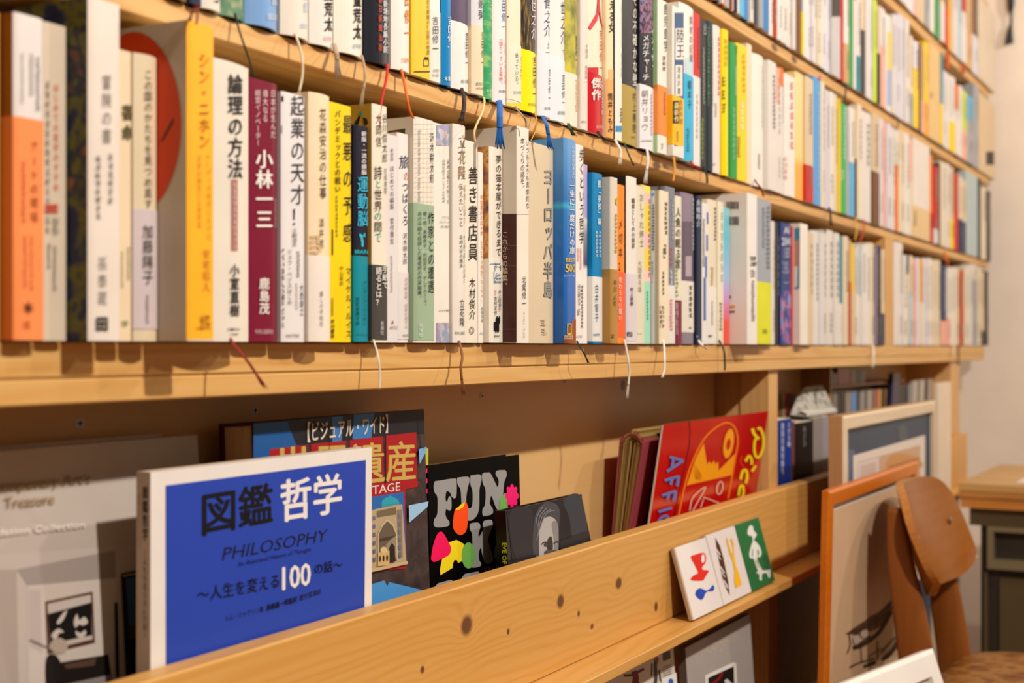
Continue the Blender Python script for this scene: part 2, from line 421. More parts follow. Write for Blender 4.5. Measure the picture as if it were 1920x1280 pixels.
    return B
FARRIB = {1: [([(1506, 642), (1511, 660), (1511, 682), (1508, 700)], 4, '6a2c18', .006), ([(1637, 648), (1638, 668), (1637, 684)], 4, 'd8ccbc', .004), ([(1676, 649), (1674, 668), (1672, 684)], 2.5, '5a2018', 0), ([(1788, 648), (1788, 672)], 3, 'd8c0a0', 0), ([(1798, 648), (1797, 684)], 3, '3c2a20', 0)],
          2: [([(1556, 392), (1557, 404), (1558, 416)], 4, '1c1a1a', .006), ([(1605, 410), (1606, 430), (1604, 446)], 3, 'd0a030', .004), ([(1620, 414), (1619, 435), (1612, 452)], 3, 'b83020', .004), ([(1735, 460), (1733, 478)], 5, '5c7cb8', 0), ([(1772, 474), (1775, 488), (1778, 500)], 5, 'c85c20', 0), ([(1722, 455), (1720, 474)], 4, 'd8ccc0', 0)],
          3: [([(1586, 160), (1585, 178), (1584, 194)], 3, '1c1a1a', 0), ([(1684, 222), (1683, 240)], 2, '3a2a20', 0), ([(1776, 100), (1777, 115), (1776, 128)], 8, 'c05020', 0), ([(1805, 122), (1806, 138)], 8, 'b84820', 0)], 4: []}
def ribbon(root, pts, w, col, y=-.004, tassel=0, fwd=.008):
    """bookmark ribbon hanging from the book, pts in pixels on plane y"""
    m = plain('ribbon_cloth', col, .7) if ('rb', col) not in _pm else _pm[('rb', col)]
    _pm[('rb', col)] = m
    P = smooth([tuple(p) for p in pts], 5, False); mb = MB(); ax = Vector((.62, -.78, 0))
    def strip(Q, w0, w1, t):
        vs = []; fs = []
        for i, q in enumerate(Q):
            hw = (w0 + (w1-w0)*i/(len(Q)-1))/2; n_ = Vector((.78, .62, 0))*t
            vs += [q - ax*hw - n_, q + ax*hw - n_, q + ax*hw + n_, q - ax*hw + n_]
        for i in range(len(Q)-1):
            for j in range(4): fs.append((4*i+j, 4*i+(j+1) % 4, 4*i+4+(j+1) % 4, 4*i+4+j))
        fs += [(3, 2, 1, 0), tuple(4*(len(Q)-1)+j for j in range(4))]
        mb.mesh(vs, fs, m, True)
    wid = w*mmpx(pts[0][0], y)
    hang = pts[0][1] < pts[-1][1]
    Q = [W(a, b, y - (fwd*min(1, 2.5*i/len(P)) if hang else 0)) for i, (a, b) in enumerate(P)]
    if hang: Q[0] = Q[0] + Vector((0, .001, .003))
    strip(Q, wid, wid, .0004)
    if tassel:
        e = Q[-1]; d = (Q[-1]-Q[-3]).normalized()
        for i in range(9):
            a = (i-4)/4; L = tassel*(1 + .12*((i*7) % 3 - 1)); wv = (ax + Vector((.0, .0, 0))).normalized()
            strip([e - d*.002 + wv*a*wid*.3, e + d*L*.5 + wv*a*wid*.5, e + d*L + wv*a*wid*(.68 + .1*((i*5) % 3))], wid*.26, wid*.2, .0003)
    return mb.build('bookmark_ribbon', root)
# ------------------------------------------------------------------ room
XW = 4.13
mb = MB(); mb.box(-2.5, XW+.1, .19, .29, -.01, 2.6, plain('wall_paint', 'ead9c7', .8, spec=.2)); structure(mb, 'wall_back')
mb = MB(); mb.box(XW, XW+.1, -4.0, .19, -.01, 2.6, plain('wall_paint_end', 'f0e0ce', .8, spec=.2)); structure(mb, 'wall_right')
mb = MB(); mb.box(-2.5, XW, -4.0, .19, -.06, 0, wood('floor_boards', 'X', ('8a5e36', '6f4826', '9a6c40'), 3.3, period=.05)); structure(mb, 'floor')
# ------------------------------------------------------------------ bookcase
XL, XS = .30, WX(1842, .008)
case = thing('bookcase', (2.1, .05, 0), 'long pine bookcase filled with rows of books, knots in its lower front board', 'bookcase')
def cwood(n, seed, **k): return wood(n, k.pop('axis', 'X'), seed=seed, **k)
def shelf_part(name, x0, x1, y0, y1, h0, h1, m, b=.0012):
    q = MB(); q.bbox(x0, x1, y0, y1, EYE+h0, EYE+h1, m, b); return q.build(name, case)
# lowest shelf is two boards, one under the other
shelf_part('shelf_board', XL, XS, .0035, .150, -.0192, SHELF[1], cwood('pine_shelf_a', .0, con=.8))
shelf_part('shelf_board', XL, XS, .004, .150, UNDER[1], -.0196, cwood('pine_shelf_b', 5.1, con=.35))
XS2 = WX(1851, .008)
shelf_part('shelf_board', XL, XS2, .006, .150, UNDER[2], SHELF[2], cwood('pine_shelf_c', 9.7, knots=((WX(1228, .008)-2.1, EYE+.222, .012, .0045),)))
shelf_part('shelf_board', XL, XS2+.02, .008, .150, UNDER[3], SHELF[3], cwood('pine_shelf_d', 12.3, knots=((WX(1452, .008)-2.1, EYE+.4585, .015, .005), (WX(1489, .008)-2.1, EYE+.459, .015, .005))))
shelf_part('shelf_board', XL, XS2+.02, .008, .150, UNDER[4], SHELF[4], cwood('pine_shelf_e', 15.9))
shelf_part('shelf_board', XL, XS2+.02, .008, .150, .930, .951, cwood('pine_shelf_f', 18.2))
q = MB(); q.box(XL, XS2+.02, .1502, .166, EYE-.02, EYE+1.2, cwood('pine_back', 21.0, c=('cf9652', 'bf8340', 'd6a05e'))); q.build('back_panel', case)
XD = WX(1663, 0)
q = MB(); q.box(XD, XD+.075, .004, .150, EYE+SHELF[1], EYE+UNDER[2], cwood('pine_divider', 2.2, axis='Z')); q.build('divider', case)
# lower part: back panel, uprights, front board, ledge
YP = .012                                 # back face of the front board = face of the uprights
LB = .098                                 # lower back panel
wpan = cwood('pine_panel', 30.5, c=('dcaa68', 'ce9858', 'e3b678'), con=.12, period=.03, knots=((WX(1058, LB)-2.1, WZ(1058, 706, LB), .006, .006), (WX(1168, LB)-2.1, WZ(1168, 722, LB), .007, .007)))
XP0, XP1 = WX(1441, YP), WX(1458, YP)
q = MB(); q.box(XL, XP0-.0005, LB, .148, .33, EYE+UNDER[1], wpan); q.build('back_panel', case)
q = MB(); q.box(XP1+.001, XS, LB+.02, .148, .33, EYE+UNDER[1], wpan); q.build('back_panel', case)
wpost = cwood('pine_post', 40.1, axis='Z', c=('dda863', 'cc9450', 'e2b274'), con=.7)
q = MB(); q.box(XP0, XP1, YP, YP+.045, 0, EYE+UNDER[1], wpost); q.box(XP0+.004, XP1, YP+.045, LB+.04, 0, EYE+UNDER[1], wpost); q.build('post', case)
XQ0, XQ1 = WX(1782, YP), WX(1799, YP)
q = MB(); q.box(XQ0, min(XQ1, XS-.002), YP, .147, 0, EYE+UNDER[1], wpost); q.build('post', case)
q = MB(); q.box(XL, XL+.04, YP, LB-.001, 0, EYE+UNDER[1], wpost); q.build('post', case)
YF = -.010                                # face of the front board
def kn(px, py, ra, rb): return (WX(px, YF)-2.1, WZ(px, py, YF), ra, rb)
kts = (kn(875, 1172, .0095, .0085), kn(1051, 1127, .0075, .0065), kn(1160, 1093, .008, .006), kn(953, 1184, .0028, .0028),
       kn(792, 1255, .0032, .003), kn(1110, 1174, .0035, .003), kn(1230, 1137, .005, .0055), kn(1085, 1150, .003, .003))
XE = WX(1813, YF)
q = MB(); q.bbox(XL, XE, YF, YP-.0003, EYE-.333, EYE-.2159, cwood('pine_front', 50.3, c=('dca04e', 'c98838', 'e2ac60'), con=.55, knots=kts, period=.009), .0015); q.build('front_board', case)
q = MB(); q.bbox(XL, XE, -.054, YP-.0003, EYE-.3450, EYE-.3333, cwood('pine_ledge', 61.7, c=('dca04e', 'c98838', 'e2ac60'), con=.6), .001); q.build('ledge', case)
q = MB(); q.box(XL+.04, XP0-.001, .0125, LB-.001, EYE-.348, EYE-.336, wpan); q.build('trough_board', case)
q = MB(); q.box(XP1+.001, XQ0-.001, .0125, LB+.019, EYE-.348, EYE-.336, wpan); q.build('trough_board', case)
q = MB(); q.box(XL+.04, XP0-.001, -.05, .147, .30, .325, wpan); q.build('bottom_board', case)
q = MB(); q.box(XP1+.001, XQ0-.001, -.03, .147, .02, .04, wpan); q.build('bottom_board', case)
steel = plain('screw_steel', 'd4cec2', .4, 0); dark = plain('screw_slot', '14110f', .6)
def screw(px, py, y, r):
    c = W(px, py, y); q = MB(); N = 20; ring = [(math.cos(2*math.pi*i/N), math.sin(2*math.pi*i/N)) for i in range(N)]
    vs = [(c.x+a*r, y, c.z+b*r) for a, b in ring] + [(c.x+a*r*.8, y-.0012, c.z+b*r*.8) for a, b in ring]
    q.mesh(vs, [(i, (i+1) % N, N+(i+1) % N, N+i) for i in range(N)] + [tuple(range(N, 2*N))], steel)
    for a, b in ((.55, .13), (.13, .55)):
        q.box(c.x-a*r, c.x+a*r, y-.0015, y-.0012, c.z-b*r, c.z+b*r, dark)
    return q.build('screw', case, c)
screw(148, 793, LB, .0045); screw(477, 769, LB, .0042); screw(903, 742, LB, .0040)

# ------------------------------------------------------------------ lowest row, near books
GR = '6d6660'; BLK = '23211f'
def b1(*a, **k): return book(1, *a, **k)
b1(-45, 4, 20, 'c9a04e', 'ochre book cut by the photo edge', 'the photo edge book', y=.002)
b1(25, 84, 29, 'e6dcd6', 'white book with wide orange band', 'the orange banded book', y=-.010, cov='b06a2c', band=(222, None), bandcol='fb9356', bandlook='orange paper band',
   texts=[('#16', 70, 9, 106, 208, GR), ('#14', 58, 8, 100, 180, '9a948e'), ('#14', 41, 6, 98, 195, 'a39c96'),
          ('アートの現場', 62, 15, 262, 420, '8c3a20'), ('#10', 42, 8, 300, 418, 'b8582e'), ('#12', 45, 7, 440, 540, 'c06030'), ('#9', 57, 5, 440, 545, 'c06030'), ('＊', 51, 26, 562, 592, '5a2a1a', .03), ('#2', 48, 18, 600, 616, 'b8582e')])
b1(84, 128, 46, 'dccab2', 'cream paperback with red title', y=-.004,
   texts=[('はじめての哲学のすすめ', 104, 11, 155, 360, 'e0502e'), ('#16', 88, 6, 150, 440, '6a6058'), ('戦略', 96, 26, 382, 400, 'da4430', .03), ('#10', 103, 16, 408, 440, '8a8078'), ('#8', 90, 6, 456, 504, '4a4440'), ('#12', 101, 8, 460, 545, '8a8076')])
dkart = mottle('dark_jungle_print', [(.25, '141a24'), (.42, '2e3454'), (.5, '6c6c28'), (.57, '263448'), (.68, '94663c')], 42, .35)
def art_adv(B):
    pass
b1(165, 228, 1, 'e8dacc', 'tall white book with dark painted cover', 'the tall white book', y=-.019, cov=dkart,
   texts=[('冒険の書', 199, 19, 138, 272, '8a847c'), ('#8', 183, 10, 290, 412, '8c847c'), ('#6', 206, 9, 286, 384, '8c847c'), ('孫泰蔵', 191, 18, 478, 575, '948c84'), ('田', 190, 24, 592, 622, '2a2826', .05)])
b1(226, 250, 96, 'f0d8b4', 'slim pale yellow paperback', y=0, texts=[('宿命', 237, 20, 192, 268, '5a5630', .03), ('#10', 240, 6, 462, 525, '8a8a50'), ('#10', 228, 5, 470, 540, '9a9a60'), ('#2', 232, 14, 600, 612, '7a8a50')])
b1(254, 301, 103, 'ecd8b6', 'cream hardback with lavender band', y=-.001, sag=.003, band=(393, 617), bandcol='dccccc', bandlook='pale lavender paper band',
   texts=[('この国のかたちを見つめ直す', 277, 15, 130, 392, '5f564c'), ('加藤陽子', 276, 20, 420, 534, '5a5450'), ('#8', 274, 6, 552, 606, '6e6864')])
def art_shin(B):
    def f(pts, h, o):
        q = []
        for a, b in pts:
            r = ray(a, b); t = (B.x0 - CAM.x)/r.x; p = CAM + r*t; q.append((B.x0-o, p.y, p.z))
        B.mb.face(q, ink(h))
    f(ell(252, 232, 88, 172, 40), 'd8481c', .0004); f([(300, 268), (304, 262), (325, 222), (327, 228), (308, 262)], '30241e', .0006)
b1(351, 404, 44, 'fdb52c', 'tall yellow spined paperback with grey cover', 'the yellow spined paperback', y=-.023, cov='cbbcaa', art=art_shin,
   patches=[(350, 636, 404, 641, 'cbbcaa')],
   texts=[('シン・ニホン', 382, 21, 98, 280, 'c27d14', .02), ('AIデータ時代における', 391, 8, 285, 450, 'c8862a'), ('日本の再生と人材育成', 373, 8, 290, 428, 'c8862a'), ('安宅和人', 386, 15, 466, 548, 'c8862a', .0),
          ('#3', 383, 22, 590, 611, '8a4a1c'), ('#1', 383, 30, 612, 618, '9a5a20')],
   rib=[dict(pts=[(356, 42), (359, 26), (366, 9), (371, 12), (370, 30), (368, 46)], w=4, col='8e1020', y=-.016)])
b1(405, 476, 118, 'e6dccc', 'thick glossy cream hardback', y=-.012, sag=.0045, gloss=.18,
   texts=[('論理の方法', 442, 33, 138, 336, '1f1e20', .022), ('社会科学のためのモデル', 440, 9, 342, 468, 'e0c4b8', .02), ('小室直樹', 440, 21, 494, 594, '262322', .02), ('東洋経済新報社', 440, 3, 612, 613, BLK), ('#1', 440, 28, 614, 620, '55504c'), ('#1', 440, 20, 624, 628, '77706a')],
   patches=[(433, 336, 447, 470, 'b0746c')],
   rib=[dict(pts=[(434, 641), (452, 662), (468, 682), (478, 697)], w=6, col='9c1c20', tassel=.015, fwd=.014)])
b1(477, 524, 153, '7e1f38', 'maroon hardback with white lettering', 'the maroon hardback', y=-.003, sag=.002, gloss=.3,
   texts=[('日本が生んだ', 511, 11, 168, 260, 'e4d0cc'), ('偉大なる', 496, 11, 168, 230, 'e4d0cc'), ('経営イノベーター', 482, 11, 168, 274, 'e4d0cc'), ('小林一三', 494, 33, 280, 430, 'f0e6dc', .04), ('#8', 516, 5, 372, 428, 'b0808a'), ('鹿島茂', 494, 20, 520, 590, 'f0e6dc', .03), ('=中央公論新社', 494, 34, 617, 626, 'd8bcbc')])
b1(528, 574, 176, 'e6dfdc', 'white paperback with huge grey title', y=-.004,
   texts=[('起業の天才！', 557, 27, 178, 428, '3c3c44', -.004), ('江副浩正', 551, 10, 428, 462, '3a3838'), ('ジェフ・ベゾスはこの', 542, 9, 466, 572, '4a4846'), ('ヤバい日本人の部下だった', 529, 9, 464, 614, '343230', .02), ('大西康之', 565, 8, 532, 592, '3a3838'), ('#10', 558, 7, 470, 520, '6a6664'), ('#8', 555, 5, 530, 580, 'a09a98'), ('=NOTES', 548, 24, 626, 632, '6a6664')],
   patches=[(528, 180, 532, 190, '242222'), (528, 235, 530, 250, '242222')])
b1(583, 624, 176, 'f2dab4', 'plain cream hardback with thin handwritten title', y=-.008, sag=.003, band=(480, None), bandcol='eee2d4', bandlook='off white paper band',
   texts=[('花森安治の仕事', 605, 14, 203, 374, '5a4a38', -.012), ('酒井寛', 602, 9, 408, 466, '6a5c4c', -.01), ('暮しの手帖社', 601, 6, 545, 612, '7a7268', -.008), ('#4', 590, 26, 440, 478, 'dcb888')])
b1(622, 661, 196, 'f5d20e', 'bright yellow paperback with black lettering', 'the bright yellow paperback', y=-.005, gloss=.35,
   texts=[('最悪の予感', 651, 19, 208, 462, '1e2320', .004), ('パンデミックとの戦い', 632, 11, 206, 362, '2a2c1c', .01), ('マイケル・ルイス', 653, 12, 500, 634, '24261e'), ('中山宥訳', 639, 7, 498, 536, '3a3a24'), ('早川書房', 622.5, 7, 598, 634, '2a2c1c', .02), ('#10', 630, 4, 366, 445, '3a3a24'), ('#8', 622, 5, 558, 592, '2a2c1c')],
   patches=[(621.5, 430, 624, 478, '2a2830')])
b1(664, 692, 236, '252537', 'navy paperback with wide teal band', y=-.006, band=(480, None), bandcol='168c9c', bandlook='teal paper band', gloss=.32,
   texts=[('新版・一流の頭脳', 681, 10, 246, 328, 'e8e4e0', .02), ('運動脳', 679, 21, 330, 426, '3cb4d4', .02), ('=BRAIN', 676, 25, 468, 476, '28b8c8', .03), ('アンデシュ・ハンセン', 682, 7, 526, 610, '10343c'), ('御舩由美子訳', 669, 6, 556, 610, '10343c'), ('=ダイヤモンド社', 678, 22, 625, 629, '10343c')],
   patches=[(676, 440, 680, 452, '38b8d0'), (677, 450, 681, 462, '38b8d0'), (673, 438, 676, 444, '38b8d0'), (681, 437, 684, 444, '38b8d0')])
def art_letter(B):
    def f(pts, h, o):
        q = []
        for a, b in pts:
            r = ray(a, b); t = (B.x0 - CAM.x)/r.x; p = CAM + r*t; q.append((B.x0-o, p.y, p.z))
        B.mb.face(q, ink(h))
    f([(664, 232), (672, 219), (677, 217), (672, 235)], '2a2218', .0004); f([(680, 220), (688, 222), (691, 232), (684, 236)], '2a2218', .0004); f([(674, 209), (679, 209), (679, 217), (674, 217)], '1ca08c', .0004)
b1(698, 728, 197, 'ece0ca', 'cream paperback with charcoal band and ochre side', y=-.021, cov='b8923c', art=art_letter, band=(497, 637), bandcol='4c4844', bandlook='charcoal paper band',
   texts=[('谷川俊太郎', 721, 11, 212, 306, '5a5650'), ('大岡信', 709, 11, 212, 276, '5a5650'), ('往復書簡', 722, 6, 314, 364, '6a6660'), ('詩', 708, 15, 310, 338, '4a4844'), ('と', 708, 12, 336, 354, '2ca08c'), ('世界', 708, 15, 354, 398, '4a4844'), ('の', 708, 15, 396, 414, '2ca08c'), ('間', 708, 15, 414, 436, '4a4844'), ('で', 708, 13, 434, 456, '2ca08c'),
          ('語るとは？', 708, 12, 500, 574, 'e4e0d8', .03), ('手紙で', 720, 12, 498, 542, 'e4e0d8', .03), ('思潮社', 714, 7, 602, 628, 'd0ccc4')],
   rib=[dict(pts=[(702, 643), (709, 668), (712, 700), (711, 729)], w=3.5, col='ded8cc')])
b1(729, 749, 254, 'e2dad6', 'slim white paperback with small print', y=-.010, texts=[('はじめての編集', 734, 8, 310, 393, '4a4644'), ('菅付雅信', 734, 7, 408, 458, '4a4644'), ('新装版', 734, 6, 278, 302, '6a6664'), ('#16', 733, 5, 478, 548, 'b0aaa6'), ('=ARTIS', 737, 15, 611, 617, '8a8480'), ('#1', 735, 5, 600, 608, '3a3634')])
b1(749, 768, 251, 'ece4dc', 'white paperback with handwritten violet title', y=-.011, band=(510, 636), bandcol='e4dad4', bandlook='pale grey paper band', texts=[('旅', 757, 19, 290, 318, '4c4a66', -.006), ('の', 761, 10, 320, 340, 'd86458'), ('つばくろ', 759, 12, 340, 424, '4c4a66', -.006), ('沢木耕太郎', 758.5, 8, 436, 496, '5c5a5c'), ('沢木耕太郎、日本を旅する', 760, 6, 520, 616, 'a8a09c'), ('=新潮社', 759, 11, 626, 631, '5a7a9c')])
def art_grid(B):
    def f(pts, h, o):
        q = []
        for a, b in pts:
            r = ray(a, b); t = (B.x0 - CAM.x)/r.x; p = CAM + r*t; q.append((B.x0-o, p.y, p.z))
        B.mb.face(q, ink(h))
    f([(728, 246), (760, 241), (760, 252), (728, 256)], '4a5028', .0004); f([(733, 248), (752, 245), (752, 252), (733, 254)], 'a04828', .0005)
gridm = []
b1(778, 817, 223, 'ece2d2', 'tall white book with sage green band', 'the sage banded book', y=-.034, sag=.002, cov='e2d6c2', art=art_grid, band=(383, 638), bandcol='a0b698', bandlook='sage green paper band',
   texts=[('沢木耕太郎', 810, 11, 248, 344, '2e3840'), ('|Encounter with the writers  Kotaro Sawaki', 786, 5, 244, 378, '8a8478', 0.0), ('作家との遭遇', 807, 13, 396, 550, '24302c'), ('檀一雄、高峰秀子、向田邦子、そしてカミュ。', 795, 7, 396, 576, '2a3430'), ('あの卒論も収録した著者初の作家論集。', 785.5, 7, 396, 562, '2a3430'), ('新潮社', 787, 7, 606, 632, 'dcdccc')],
   patches=[(778+i*7.5, 224, 778.35+i*7.5, 383, 'd6cab8') for i in range(1, 5)] + [(778, 232+i*9, 817, 232.5+i*9, 'd8ccba') for i in range(17)])
foil = holo()
b1(818, 845, 234, 'eee6d8', 'white paperback between two silver foil strips', y=-.030,
   patches=[(818, 234, 846, 273, foil), (818, 605, 846, 645, foil)],
   texts=[('資本主義だけ残った', 840, 6, 299, 382, '6a665e'), ('世界を制するシステムの未来', 831, 6, 299, 380, '8a867c'), ('=ブランコ', 835, 14, 404, 410, '8a867c'), ('=ミラノヴィッチ', 833, 20, 413, 419, '8a867c'), ('=西川美樹', 834, 16, 422, 427, '8a867c'), ('=みすず書房', 833, 22, 580, 584, '4a4640')])
b1(852, 877, 234, 'ebe2d6', 'white hardback with gold brown title', y=-.033, sag=.0025,
   texts=[('立花隆', 867, 17, 252, 338, '9c7c58', .006), ('最後に語り', 873, 7, 346, 420, 'a08a70'), ('伝えたいこと', 864, 8, 343, 426, '8c6c4c'), ('大江健三郎との対話と', 871.5, 6, 440, 530, '5a5650'), ('長崎大学の講演', 864, 6, 440, 502, '5a5650'), ('立花隆', 866, 10, 560, 612, '2e2c2a'), ('=中央公論新社', 864, 19, 621, 627, '4a4640')],
   rib=[dict(pts=[(862, 644), (867, 668), (864, 688), (866, 712)], w=5, col='8c5426', tassel=.013)])
b1(877, 898, 266, 'efe4d0', 'cream paperback with thin black title', y=-.032, texts=[('善き書店員', 886, 19, 312, 490, '2c2a28', -.012), ('木村俊介', 884.5, 12, 520, 600, '2c2a28', -.01), ('◎', 884, 12, 610, 628, '8a8478', -.01)])
b1(899, 908, 286, 'f2eade', 'very slim white book with orange lettering', y=-.032, texts=[('幸福書房の四十年', 902.5, 5.5, 364, 442, 'e08a50'), ('ピカピカの本屋でなくちゃ！', 903, 5.5, 450, 568, 'e08a50'), ('岩楯幸雄', 903.5, 4.5, 574, 604, '7a7670'), ('=左右社', 903, 8, 622, 627, '8a867e')])
shopm = mottle('bookshop_photo_print', [(.3, '8a4a20'), (.45, 'd8a868'), (.55, 'b87038'), (.7, '3a5068')], 90, .35)
b1(918, 944, 277, 'efe6d4', 'white paperback with blue cat drawing', y=-.050, cov=shopm, band=(486, None), bandcol='f0e8d8', bandlook='cream paper band with cats',
   texts=[('夢の猫本屋ができるまで', 934, 10.5, 290, 481, '26231f', .0), ('=Cat’s', 932, 9, 512, 517, '4a88b0', .03), ('=Meow', 932, 12, 518.5, 523.5, '4a88b0', .03), ('=Books', 932, 12, 525, 530, '4a88b0', .03), ('井上理津子', 935, 6, 543, 584, '3a3632'), ('協力', 927, 4.5, 543, 554, 'd8604c'), ('安村正也', 927.5, 6, 555, 590, '3a3632'), ('=集英社', 930, 11, 627, 632, '3a3632'),
          ('|︿', 928, 5, 492, 500, '4a88b0'), ('||', 923, 14, 494, 495, '4a88b0')],
   patches=[(926.5, 498, 927.3, 508, '4a88b0'), (937, 497, 937.8, 507, '4a88b0'), (928, 494, 937, 495, '4a88b0'), (929, 499, 931, 501, '4a88b0'), (934, 499, 936, 501, '4a88b0'), (924.5, 508, 925.2, 530, '4a88b0'),
            (924.5, 603, 934, 620, '1e1e24'), (928, 596, 935.5, 606, '1e1e24'), (929, 592, 931, 597, '1e1e24'), (933.5, 591.5, 935.5, 597, '1e1e24'), (927, 619, 929, 623, '1e1e24'), (931, 619, 933, 623, '1e1e24')])
doorm = mottle('brown_door_print', [(.3, '2e1c1c'), (.5, '54322c'), (.7, '3a2422')], 12, .3, (1, 1, .25))
def art_make(B):
    def f(pts, m, o):
        q = []
        for a, b in pts:
            r = ray(a, b); t = (B.x0 - CAM.x)/r.x; p = CAM + r*t; q.append((B.x0-o, p.y, p.z))
        B.mb.face(q, m)
    f([(868, 401), (969, 401), (969, 641), (868, 641)], doorm, .0004)
    for z0_, z1_ in ((459, 461), (497, 499), (616, 618)): f([(868, z0_), (968, z0_), (968, z1_), (868, z1_)], ink('6a463c'), .0005)
    st = 'これからの編集。'
    for i, ch in enumerate(st):
        V, Fc = glyph(ch, .005); cy = 433 + (i+.5)*13.6; q = []
        for x, y in vert(ch, V):
            r = ray(947.5 + x*11, cy - y*13.2); t = (B.x0 - CAM.x)/r.x; p = CAM + r*t; q.append((B.x0-.0007, p.y, p.z))
        B.mb.mesh(q, Fc, ink('d8c0a0'))
b1(970, 994, 239, 'ece2d2', 'tall white book with brown door photo', 'the brown door book', y=-.080, depth=.17, cov='dcd0be', art=art_make, sag=.0012,
   patches=[(970, 401, 994, 402, 'd8ccba')],
   texts=[('いつもよりも具体的な', 988.5, 6.5, 262, 392, '4a3a36'), ('本づくりの話を。', 979, 8, 258, 358, '6a2a34'), ('北尾修一', 982, 8, 517, 576, '3a3632'), ('イースト・プレス', 981.5, 4.5, 584, 634, '5a5650')])
b1(995, 1041, 272, 'dcc8a8', 'thick tan paperback with grey block title', y=-.074, sag=.002, depth=.17, texts=[('ヨーロッパ半島', 1027, 19, 314, 560, '9a968c', .04), ('#2', 1018, 10, 596, 630, 'c0b094')])
blum = gradz('blue_sea_print', [(0, '1558a4'), (.45, '1c66b8'), (.68, '2a78bc'), (.70, '3aa8d0'), (.73, '2c70b4'), (1, '5c96cc')], 0, .2, .3)
def art_ng(B):
    pass
b1(1059, 1083, 261, '1f6cb8', 'blue photo guidebook with gold lettering', y=-.088, depth=.19, mat=blum, sag=.002, gloss=.25,
   texts=[('いつかは行きたい', 1074, 5.5, 273, 336, 'dce8f0'), ('一生に一度だけの旅', 1071.5, 10, 341, 477, 'f0f0ea', .01), ('=BEST', 1069, 16, 483, 491, 'f0c83c', .02), ('=500', 1069, 17, 495, 510, 'f0c83c', .02), ('=[コンパクト版]', 1068, 16, 515, 519, 'd0e0ec'), ('=NATIONAL', 1066.5, 13, 628, 631.5, 'f0e0d0'), ('=GEOGRAPHIC', 1066.5, 14, 632.5, 636, 'f0e0d0')],
   patches=[(1074, 598, 1083, 645, '9a5428'), (1066, 612, 1074, 645, '9a5428'), (1059, 628, 1066, 645, '884a26'), (1063, 606, 1064.5, 627, 'f8c81c'), (1069.5, 606, 1071, 627, 'f8c81c'), (1063, 606, 1071, 608, 'f8c81c'), (1063, 625, 1071, 627, 'f8c81c'), (1072, 600, 1073, 640, 'c87c40'), (1078, 598, 1079, 640, 'c87c40')])
b1(1082, 1096, 267, 'eee6de', 'white paperback with spaced black title', y=-.088, depth=.15, texts=[('歩くという哲学', 1090.5, 10.5, 278, 458, '2c2a2c', -.008), ('#12', 1088, 4, 464, 505, 'd07868'), ('#10', 1082.6, 4, 464, 490, 'd07868'), ('谷口亜沙子', 1085, 5.5, 532, 574, '3a3632'), ('訳', 1084, 5.5, 578, 592, '3a3632'), ('#12', 1091, 5, 534, 615, '4a4644'), ('=山と渓谷社', 1085, 12, 628, 633, '7a7670')],
   rib=[dict(pts=[(1083, 643), (1091, 655), (1097, 666), (1101, 675)], w=3, col='20201e', y=-.092, tassel=.004)])
lavm = gradz('lavender_photo_print', [(0, 'ece4da'), (.42, 'e8e0d8'), (.45, '4c4a60'), (.62, '8c8894'), (.7, 'd8d0cc'), (.72, 'a79cc4'), (1, 'b0a4cc')], 0, .19, .4)
b1(1096, 1103.5, 309, 'c4bccc', 'slim lavender and white book', y=-.086, depth=.15, mat=lavm)
b1(1112, 1131, 325, '1485bc', 'blue paperback with white band', 'the blue white banded book', y=-.098, depth=.15, band=(519, 640), bandcol='e8e4de', bandlook='white paper band', patches=[(1103, 638, 1131, 645, '1485bc')],
   texts=[('脱「学校」論', 1122.5, 6.5, 338, 422, 'eaf0f2', .02), ('#7', 1124, 4, 432, 482, 'cfe2ec'), ('#7', 1118, 4, 432, 482, 'cfe2ec'), ('白井智子', 1117.5, 6.5, 532, 604, '4a6a80'), ('=PLANETS', 1114, 17, 625, 629, '2a7aa0', .02)])
b1(1146, 1160, 333, 'ddd2c0', 'grey cream hardback with kraft band', y=-.112, depth=.15, sag=.002, cov='cdc2b2', band=(505, None), bandcol='b58848', bandlook='brown kraft paper band',
   texts=[('#10', 1154, 6, 400, 475, 'c09838'), ('●', 1156, 8, 368, 387, 'd8a830'), ('中川', 1151.5, 6, 524, 548, '4a3420'), ('人可', 1151, 6, 552, 575, '4a3420'), ('#2', 1147, 8, 626, 634, '5a4028')])
b1(1160, 1173, 347, 'fa8c24', 'bright orange paperback', y=-.110, depth=.14, band=(510, 632), bandcol='fb6434', bandlook='red orange paper band',
   texts=[('〆切本2', 1163, 7.5, 408, 512, '4a2c10', -.01), ('終わらない闘い', 1158.5+2.5, 6, 519, 602, 'f4d8c0', .02)])
b1(1176, 1196, 332, 'ece4d8', 'white hardback with lavender grey band', y=-.104, depth=.15, cov='2c2624', sag=.002, band=(513, 640), bandcol='dcd2d4', bandlook='lavender grey paper band',
   texts=[('職業としての小説家', 1186.5, 6, 371, 466, '4a4440', .02), ('村上春樹', 1183, 6, 538, 573, '4a4440', .01), ('=SWITCH', 1178, 12, 622, 631, '3a3634', .05)],
   rib=[dict(pts=[(1172, 641), (1177, 668), (1180, 695), (1178, 722)], w=3.5, col='d6cec0', y=-.106, tassel=.014)])
b1(1196, 1210, 349, 'e4dac2', 'cream hardback with thin grey title', y=-.100, depth=.15, texts=[('おしゃれ紳士', 1202.5, 8, 362, 464, '8a8678', -.01), ('大田黒元雄', 1199, 7, 488, 548, '9a9484', -.01), ('=ポプラ社', 1194+3, 10, 624, 627, '8a8474')])
